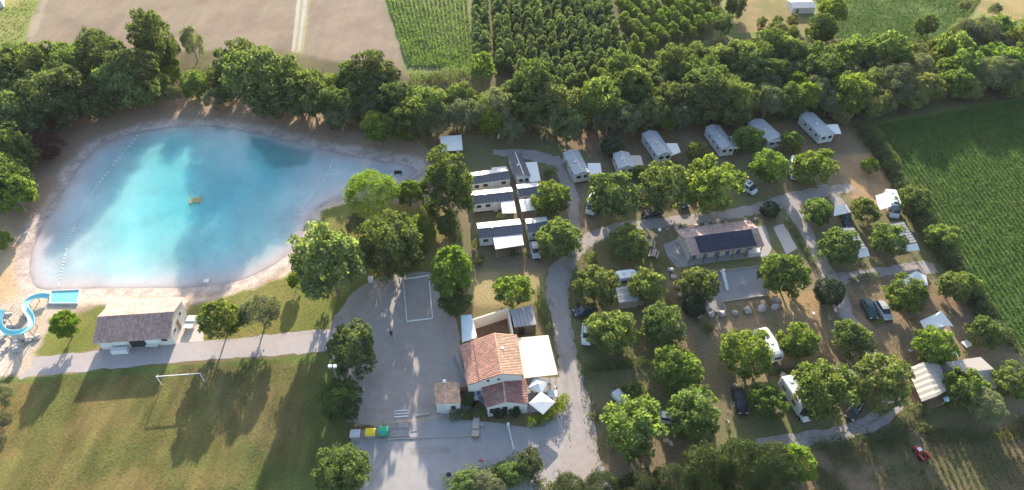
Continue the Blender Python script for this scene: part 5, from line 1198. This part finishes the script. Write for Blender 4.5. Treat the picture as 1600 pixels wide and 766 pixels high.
for (px, py, lb) in ((1160,594,'small wooden table above the black estate car'),(1222,590,'small wooden table between the caravan and the motorhome'),(1345,345,'small wooden table between the fly sheet van and the motorhome'),(1472,520,'small wooden table in front of the angular tent'),(1000,478,'small wooden table right of the grey awning tent')): cafe_table(px, py, 'wood_pale', lb, .5, rot=px % 3)

# striped safari tent
r = empty('safari_tent', G(1455,635), 0, 'striped sand coloured safari tent on a deck at the end of the southern lane', 'tent', 'canvas lodges')
A, B_, C_, D_ = PL(r,1417,577,2.2), PL(r,1443,565.5,3.3), PL(r,1469,570,2.4), PL(r,1440,628,2.2)
E_, F_ = PL(r,1464,619,3.1), PL(r,1484,608,2.3); n = 6
for i in range(n):
    t0, t1 = i/n, (i+1)/n; lift = Vector((0,0,.0))
    for (p0, p1, p2, p3) in ((A,B_,E_,D_),(B_,C_,F_,E_)):
        a, b_, c_, d_ = p0.lerp(p3,t0), p1.lerp(p2,t0), p1.lerp(p2,t1), p0.lerp(p3,t1); m1 = p0.lerp(p3,(t0+t1)/2)+Vector((0,0,.06)); m2 = p1.lerp(p2,(t0+t1)/2)+Vector((0,0,.06))
        tent_quads(r, [[a,b_,m2,m1],[m1,m2,c_,d_]], M['canvas_sand'], 'roof_strip')
g0 = lambda p, k=.08: inset(p, (A+F_)/2, k)
wl_ = [g0(A), g0(C_), g0(F_), g0(D_)]; mb = MB(); mb.v += [(p.x,p.y,2.1) for p in wl_]+[(p.x,p.y,.4) for p in wl_]; mb.f += [(i,(i+1)%4,4+(i+1)%4,4+i) for i in range(4)]; mb.build('tent_wall', pm('brown_canvas', (.16,.10,.08), .9, .1, 1), r)
MB().prism([(p.x,p.y) for p in [A, C_, F_+Vector((.4,-.8,0)), D_+Vector((.2,-.8,0))]], .05, .4).build('deck', M['wood'], r)
for p in (A, D_, E_, F_, C_): MB().bar((p.x,p.y,0),(p.x,p.y,p.z-.03),.05).build('post', M['wood'], r)
# hip roofed tent
r = empty('safari_tent', G(1530,608), 0, 'sand coloured tent with broad flat top and sloping front, right of the striped one', 'tent', 'canvas lodges')
a, b_, c_, d_ = PL(r,1477,566,3.0), PL(r,1532,558,3.0), PL(r,1553,577,2.9), PL(r,1497,583,2.9); e_, f_ = PL(r,1505,612,.3), PL(r,1561,606,.3); g_, h_ = PL(r,1540,562,.3), PL(r,1472,570,.3)
g_ = Vector((b_.x+.5,b_.y+.6,.2)); h_ = Vector((a.x-.5,a.y+.6,.2))
tent_quads(r, [[a,b_,c_,d_],[d_,c_,f_,e_],[b_,g_,f_,c_],[h_,a,d_,e_],[h_,g_,b_,a]], M['canvas_sand'])
MB().box(e_.x+1.6, e_.x+2.6, e_.y-.12, e_.y+.1, .1, 1.7).build('door_flap', M['canvas_cream'], r)
# pointed tent
r = empty('pointed_tent', G(1432,445), 0, 'cream pointed tent roof behind the tree, south of the lane stub', 'tent', 'small cream tents')
tp = PL(r,1431.5,424,3.0); k = [PL(r,1411,434,2.1), PL(r,1447,430,2.1), PL(r,1450,446,2.0), PL(r,1418,450,2.0)]
tent_quads(r, [[tp,k[i],k[(i+1)%4]] for i in range(4)], M['canvas_white']); tent_quads(r, [[k[i],k[(i+1)%4],Vector((k[(i+1)%4].x,k[(i+1)%4].y,.05)),Vector((k[i].x,k[i].y,.05))] for i in (0,1,3)], M['canvas_sand'], 'tent_wall')
for p in k: MB().bar((p.x,p.y,0),(p.x,p.y,p.z),.04).build('pole', M['wood_pale'], r)
# angular tent
r = empty('angular_tent', G(1465,525), 0, 'angular cream tent with a swept awning beside the hedge', 'tent', 'small cream tents')
p1, p2, p3, p4, p5 = PL(r,1437,502,2.0), PL(r,1471,486,3.0), PL(r,1490,510,2.0), PL(r,1479,509,2.2), PL(r,1446,517,2.2)
p6 = PL(r,1457,500,2.5)
tent_quads(r, [[p1,p2,p6],[p2,p3,p4,p6],[p1,p6,p5],[p6,p4,p5]], M['canvas_white']); tent_quads(r, [[p4,p5,Vector((p5.x,p5.y,.05)),Vector((p4.x,p4.y,.05))],[p4,Vector((p4.x,p4.y,.05)),Vector((p4.x+.3,p4.y+2.2,.05)),p4+Vector((.3,2.2,0))]], M['canvas_sand'], 'tent_wall')
for p in (p1,p2,p3): MB().bar((p.x,p.y,0),(p.x,p.y,p.z),.04).build('pole', M['wood_pale'], r)
cafe_table(1508,541,'metal_white','white garden table between the hedge and the hip roofed tent, upper one',.75,rot=.4); cafe_table(1490,555,'metal_white','white garden table just above the hip roofed tent',.65,rot=.9)
chair(1427,484,'metal_white',.5,'white chair below the tree with the pointed tent'); chair(1432,490,'metal_white',1.5,'second white chair a little lower under the pointed tent tree')
chair(1048,696,'metal_white',.3,'white chair on the pitch below the pale wedged car'); cafe_table(1040,692,'wood_pale','small wooden table on the pitch next to the white chair',.4)
t = empty('parasol', G(1472,632), 0, 'small blue white folded windbreak beside the striped tent', 'parasol'); MB().bar((0,0,0),(0,0,2.2),.04).build('pole', M['metal_white'], t); MB().bar((0,0,1.5),(0,0,2.2),.5,.05,8).build('canvas', pm('blue_white_cloth', (.35,.5,.62), .8, .2, 6), t)

# ------------------------------------------------------------ vehicles
def ring(y, hw, z0, z1, r_=.12):
    return [(-hw+r_*.6,y,z0),(hw-r_*.6,y,z0),(hw,y,z0+r_),(hw,y,(z0+z1)/2),(hw-.02,y,z1-r_),(hw-r_,y,z1),(-hw+r_,y,z1),(-hw+.02,y,z1-r_),(-hw,y,(z0+z1)/2),(-hw,y,z0+r_)]
def wheels(r, hw, ys, rad=.32):
    for y in ys:
        for s in (-1, 1):
            w_ = MB().bar((s*(hw-.2),y,rad),(s*(hw+.01),y,rad),rad,n=12).build('wheel', M['rubber'], r); MB().bar((s*(hw+.01),y,rad),(s*(hw+.02),y,rad),rad*.6,n=10).build('rim', M['rim'], w_)
def vehicle(nose, tail, kind, mt, label, name='parked_car', cat='car', L=None, group='cars parked on the campsite'):
    a = G(*nose, .6); b_ = G(*tail, .6); c_ = (a+b_)/2; d = a-b_; r = empty(name, (c_.x,c_.y,0), math.atan2(d.y,d.x)-math.pi/2, label, cat, group)
    m_ = M[mt]
    if kind in ('car', 'suv'):
        L = L or 4.3; h = L/2; up = .12 if kind == 'suv' else 0; hw = .87
        st = [(-h,.66,.42,.72),(-h+.12,.80,.30,.92+up),(-h+.7,hw,.24,.98+up),(-.6,hw,.22,.98+up),(h*.42,hw,.22,.96+up),(h-.6,.84,.24,.86+up),(h-.12,.76,.30,.72+up),(h,.62,.38,.62)]
        MB().loft([ring(y,w_,z0,z1) for y,w_,z0,z1 in st]).build('body', m_, r, smooth=False, bevel=.02)
        g = [(-h+.28,.68,.95+up,1.0+up),(-h+.75,.68,.95+up,1.40+up),(-.2,.70,.95+up,1.45+up),(h*.16,.68,.95+up,1.40+up),(h*.52,.70,.93+up,.98+up)]
        MB().loft([[(-w_,y,z0),(w_,y,z0),(w_*.84,y,z1),(-w_*.84,y,z1)] for y,w_,z0,z1 in g]).build('windows', M['glass'], r)
        MB().loft([[(-w_,y,z-.03),(w_,y,z-.03),(w_,y,z+.03),(-w_,y,z+.03)] for y,w_,z in ((-h+.72,.57,1.40+up),(-.2,.60,1.47+up),(h*.18,.57,1.41+up))]).build('roof', m_, r)
        for s in (-1, 1):
            MB().box(s*.55-.16,s*.55+.16,h-.10,h+.01,.58,.74).build('headlight', M['headlamp'], r); MB().box(s*.6-.14,s*.6+.14,-h-.01,-h+.1,.62,.82).build('taillight', M['taillamp'], r)
            MB().box(s*.93-.09,s*.93+.09,h*.32,h*.32+.12,.98+up,1.12+up).build('wing_mirror', m_, r)
        MB().box(-.7,.7,h-.02,h+.04,.3,.48).build('bumper', M['rubber'], r); wheels(r, hw, (h*.62,-h*.62))
    elif kind in ('motorhome', 'van'):
        L = L or 6.6; h = L/2; H_ = 2.75 if kind == 'motorhome' else 2.2; hw = 1.1 if kind == 'motorhome' else .95; cab = h-1.5
        MB().loft([ring(y,w_,z0,z1,.15) for y,w_,z0,z1 in ((-h,hw-.1,.5,H_-.15),(-h+.15,hw,.45,H_),(cab-.3,hw,.45,H_),(cab+.15,hw-.05,.45,H_-.25),(cab+.25,hw-.1,.4,1.35))]).build('body', m_, r, bevel=.03)
        MB().loft([ring(y,w_,z0,z1) for y,w_,z0,z1 in ((cab+.2,.96,.35,1.3),(h-.5,.92,.35,1.15),(h-.05,.85,.35,.95),(h,.75,.4,.8))]).build('bonnet', m_, r, bevel=.02)
        MB().hexa([(-.85,cab+.15,1.28),(.85,cab+.15,1.28),(.85,cab+.95,1.2),(-.85,cab+.95,1.2),(-.78,cab+.1,H_-.35),(.78,cab+.1,H_-.35),(.78,cab+.30,H_-.4),(-.78,cab+.30,H_-.4)]).build('windscreen', M['glass'], r)
        for s in (-1, 1):
            for y in (-h+1.0, 0.1): MB().box(s*hw-.02,s*hw+.02,y,y+1.0,1.4,2.0).build('side_window', M['glass'], r)
            MB().box(s*.62-.16,s*.62+.16,h-.06,h+.02,.62,.82).build('headlight', M['headlamp'], r); MB().box(s*(hw-.2)-.08,s*(hw-.2)+.08,-h-.01,-h+.02,.7,1.1).build('taillight', M['taillamp'], r); MB().box(s*1.08-.1,s*1.08+.1,cab+.5,cab+.65,1.3,1.6).build('wing_mirror', M['rubber'], r)
        for y in (-h+1.0,-h+2.6,cab-1.2): MB().box(-.28,.28,y,y+.5,H_-.01,H_+.09).build('roof_hatch', M['bin_grey'], r)
        MB().box(-.5,.5,cab-.6,cab-.1,H_-.01,H_+.05).build('skylight', M['glass'], r); wheels(r, hw, (cab+.55,-h+1.6), .34)
    else:   # caravan
        L = L or 5.4; h = L/2; hw = 1.08
        MB().loft([ring(y,w_,z0,z1,.18) for y,w_,z0,z1 in ((-h,hw-.15,.7,2.1),(-h+.25,hw-.03,.45,2.45),(-h+.8,hw,.42,2.55),(h-1.0,hw,.42,2.55),(h-.35,hw-.03,.5,2.25),(h,hw-.15,.7,1.7))]).build('body', m_, r, bevel=.03)
        for s in (-1, 1):
            for y in (-h+.8,.3): MB().box(s*hw-.02,s*hw+.02,y,y+1.0,1.35,1.95).build('side_window', M['glass'], r)
        MB().box(-.6,.6,-h-.02,-h+.2,1.4,1.95).build('rear_window', M['glass'], r); MB().box(-.7,.7,h-.12,h+.02,1.1,1.55).build('front_window', M['glass'], r)
        for y in (-.9,.8): MB().box(-.25,.25,y,y+.5,2.54,2.64).build('roof_hatch', M['bin_grey'], r)
        MB().bar((0,h-.1,.45),(0,h+1.1,.45),.06).build('drawbar', M['metal_grey'], r); MB().bar((0,h+1.0,0),(0,h+1.0,.5),.05).build('jockey_wheel', M['rubber'], r); wheels(r, hw, (-.2,), .32)
    return r
vehicle((1366,498),(1350,468),'suv','teal_paint','dark teal car parked beside the silver one'); vehicle((1388,497),(1373,473),'car','silver_paint','silver car parked tight beside the dark teal one')
vehicle((898,489),(932,480),'car','navy_paint','dark blue car nosing toward the lane under a tree'); vehicle((916,536),(917,510),'suv','white_paint','white car half hidden under the spreading tree by the lane')
vehicle((1162,648),(1149,604),'suv','black_paint','black estate car with a light sunroof on the brown pitch', L=4.7)
r = vehicle((1326,655),(1345,624),'suv','black_paint','black car with roof bars under the large southern tree'); [MB().box(x-.03,x+.03,-1.0,.6,1.62,1.67).build('roof_bar', M['metal_white'], r) for x in (-.55,.55)]
vehicle((1022,650),(1052,655),'car','white_paint','pale car wedged between two large crowns'); vehicle((839,404),(833,378),'car','silver_paint','silver car beside the front mobile home')
vehicle((1004,336),(1036,329),'suv','black_paint','black car parked under the wide tree on the main lane'); vehicle((1071,322),(1057,304),'car','bluegrey_paint','blue grey car between the wide and widest trees of the upper row')
r = vehicle((1327,355),(1319,332),'suv','navy_paint','dark blue van under a white fly sheet east of the lane fork', 'parked_van', 'van', L=4.7)
t = empty('fly_sheet', G(1316,338), 0, 'white fly sheet stretched over the dark blue van', 'awning'); canopy(t, [(1305,321),(1322,319),(1330,330),(1303,336)], 2.3, M['canvas_white'], 'canvas', deck=False, drop=.3)
GM = 'motorhomes and caravans'
r = vehicle((1262,656),(1225,600),'motorhome','white_paint','long white motorhome with dark skylights parked askew above the southern lane', 'motorhome', 'motorhome', 7.0, GM)
r = vehicle((1400,345),(1384,303),'motorhome','white_paint','white motorhome with a wide side awning by the crop field hedge', 'motorhome', 'motorhome', 6.2, GM)
t = empty('side_awning', G(1380,330), 0, 'white side awning rolled out from the motorhome by the hedge', 'awning'); canopy(t, [(1368,306),(1386,300),(1393,322),(1374,328)], 2.5, M['canvas_white'], 'canvas', deck=False, drop=.05)
vehicle((1177,300),(1152,286),'van','white_paint','white camper van with dark roof windows right of the widest tree', 'camper_van', 'van', 5.0, GM)
vehicle((921,336),(929,308),'van','white_paint','white camper nose showing at the left of the upper row of trees', 'camper_van', 'van', 5.0, GM)
vehicle((1242,286),(1240,250),'motorhome','white_paint','white van standing under the round tree by the lane corner', 'camper_van', 'van', 5.4, GM)
vehicle((1184,520),(1213,566),'caravan','white_paint','long white caravan between two trees south of the playground', 'caravan', 'caravan', 6.2, GM)
vehicle((994,437),(962,441),'caravan','white_paint','pale caravan with a grey awning in front of it', 'caravan', 'caravan', 4.2, GM)
vehicle((1312,592),(1334,600),'caravan','white_paint','caravan roof peeping out between the two large southern trees', 'caravan', 'caravan', 4.6, GM)
t = empty('caravan_awning', G(978,472), 0, 'grey striped awning tent attached in front of the pale caravan', 'awning tent'); k = [PL(t,*p,z) for p, z in (((962,449),2.3),((995,445),2.3),((998,470),1.7),((967,473),1.7))]
n = 5
for i in range(n): a, b_ = i/n+.01, (i+1)/n-.01; MB().slab([k[0].lerp(k[3],b_),k[1].lerp(k[2],b_),k[1].lerp(k[2],a),k[0].lerp(k[3],a)], .04).build('roof_strip', M['canvas_grey'] if i % 2 else M['mh_roof_light'], t)
mb = MB(); mb.poly([k[3],k[2],(k[2].x,k[2].y,0),(k[3].x,k[3].y,0)]).build('front_wall', M['canvas_sand'], t)
t = empty('box_trailer', G(967,626), R(35), 'small white box trailer on the shaded pitch left of the young tree', 'trailer'); MB().box(-.7,.7,-1.1,1.1,.4,1.4).build('box', M['white_paint'], t, bevel=.08); MB().box(-.72,.72,-1.12,1.12,1.36,1.42).build('lid', M['bin_grey'], t, bevel=.02); wheels(t, .75, (0,), .28); MB().bar((0,1.1,.45),(0,2.0,.45),.04).build('drawbar', M['metal_grey'], t)
# red tractor in the rough field
t = empty('garden_tractor', G(1437,712), R(20), 'small red garden tractor with white hood in the rough field', 'tractor')
MB().loft([ring(y,w_,z0,z1,.08) for y,w_,z0,z1 in ((.1,.38,.4,.9),(.7,.38,.4,.95),(1.2,.34,.4,.85),(1.3,.28,.45,.75))]).build('bonnet', M['red'], t, bevel=.02)
MB().box(-.45,.45,-.8,.1,.4,.55).build('chassis', M['red'], t); MB().box(-.25,.25,-.6,-.2,.6,.7).build('seat', M['dark'], t); MB().box(-.25,.25,-.7,-.6,.7,1.1).build('backrest', M['dark'], t); MB().box(-.3,.3,.25,.8,.955,1.0).build('hood_top', M['metal_white'], t)
for s in (-1,1): MB().bar((s*.5,-.5,.42),(s*.72,-.5,.42),.42,n=12).build('wheel', M['rubber'], t); MB().bar((s*.4,.9,.28),(s*.55,.9,.28),.28,n=10).build('wheel', M['rubber'], t); MB().box(s*.6-.15,s*.6+.15,-1.0,-.1,.84,.92).build('mudguard', M['red'], t)
MB().bar((0,.05,.8),(0,-.15,1.1),.03).build('steering_column', M['dark'], t); MB().bar((0,-.13,1.08),(0,-.16,1.11),.17,n=10).build('steering_wheel', M['dark'], t)
# person on the car park, one skinned body
def person(px, py, rot, label):
    vs_ = [(0,0,.92),(0,0,1.15),(0,.02,1.42),(0,.03,1.52),(0,.05,1.64),(0,.05,1.74), (.10,0,.88),(.12,.05,.48),(.13,0,.08),(.13,.14,.04), (-.10,0,.88),(-.13,-.03,.48),(-.12,-.12,.08),(-.12,.02,.04), (.19,.0,1.40),(.27,-.02,1.12),(.27,.12,.88),(-.19,0,1.40),(-.27,-.03,1.12),(-.26,.08,.87)]
    es = [(0,1),(1,2),(2,3),(3,4),(4,5),(0,6),(6,7),(7,8),(8,9),(0,10),(10,11),(11,12),(12,13),(2,14),(14,15),(15,16),(2,17),(17,18),(18,19)]
    rs = [.15,.14,.16,.06,.095,.07,.1,.065,.045,.04,.1,.065,.045,.04,.07,.05,.035,.07,.05,.035]
    me = bpy.data.meshes.new('person'); me.from_pydata(vs_, es, []); o = link('person', me); sk = o.modifiers.new('skin', 'SKIN'); sk.use_smooth_shade = True; o.modifiers.new('sub', 'SUBSURF').render_levels = 1
    for i, v in enumerate(me.skin_vertices[0].data): v.radius = (rs[i], rs[i]*.8); v.use_root = i == 0
    me.materials.append(M['cloth_dark']); o.location = G(px, py); o.rotation_euler.z = rot; tag(o, label, 'person')
    MB().ball((0,.055,1.66),.098,.11,.125,10,7).build('face', M['skin'], o, smooth=True); MB().ball((0,.035,1.70),.108,.115,.115,10,7).build('hair', M['cloth_dark'], o, smooth=True); MB().box(-.22,.22,-.32,-.14,1.0,1.4).build('backpack', M['red'], o, bevel=.05)
person(612, 527, R(150), 'person in dark clothes standing alone on the gravel car park')
t = empty('litter_bin', G(580,440), 0, 'pale litter bin under the trees at the top of the car park', 'litter bin'); MB().box(-.4,.4,-.35,.35,0,1.0).build('body', M['bin_grey'], t, bevel=.05); MB().box(-.45,.45,-.4,.4,1.0,1.08).build('lid', M['metal_white'], t)

# ------------------------------------------------------------ air
hz = MB().box(-3700, 3700, -3700, 3700, -2, CH+4).build('haze', None); hz['kind'] = 'stuff'
m, t, N, L = newmat('haze'); N.remove(N['Principled BSDF']); pv = N.new('ShaderNodeVolumePrincipled'); pv.inputs['Density'].default_value = .00005; pv.inputs['Color'].default_value = (.86, .90, .95, 1); pv.inputs['Anisotropy'].default_value = .0
L.new(pv.outputs[0], N['Material Output'].inputs['Volume']); hz.data.materials.append(m)
sc.cycles.volume_bounces = 0
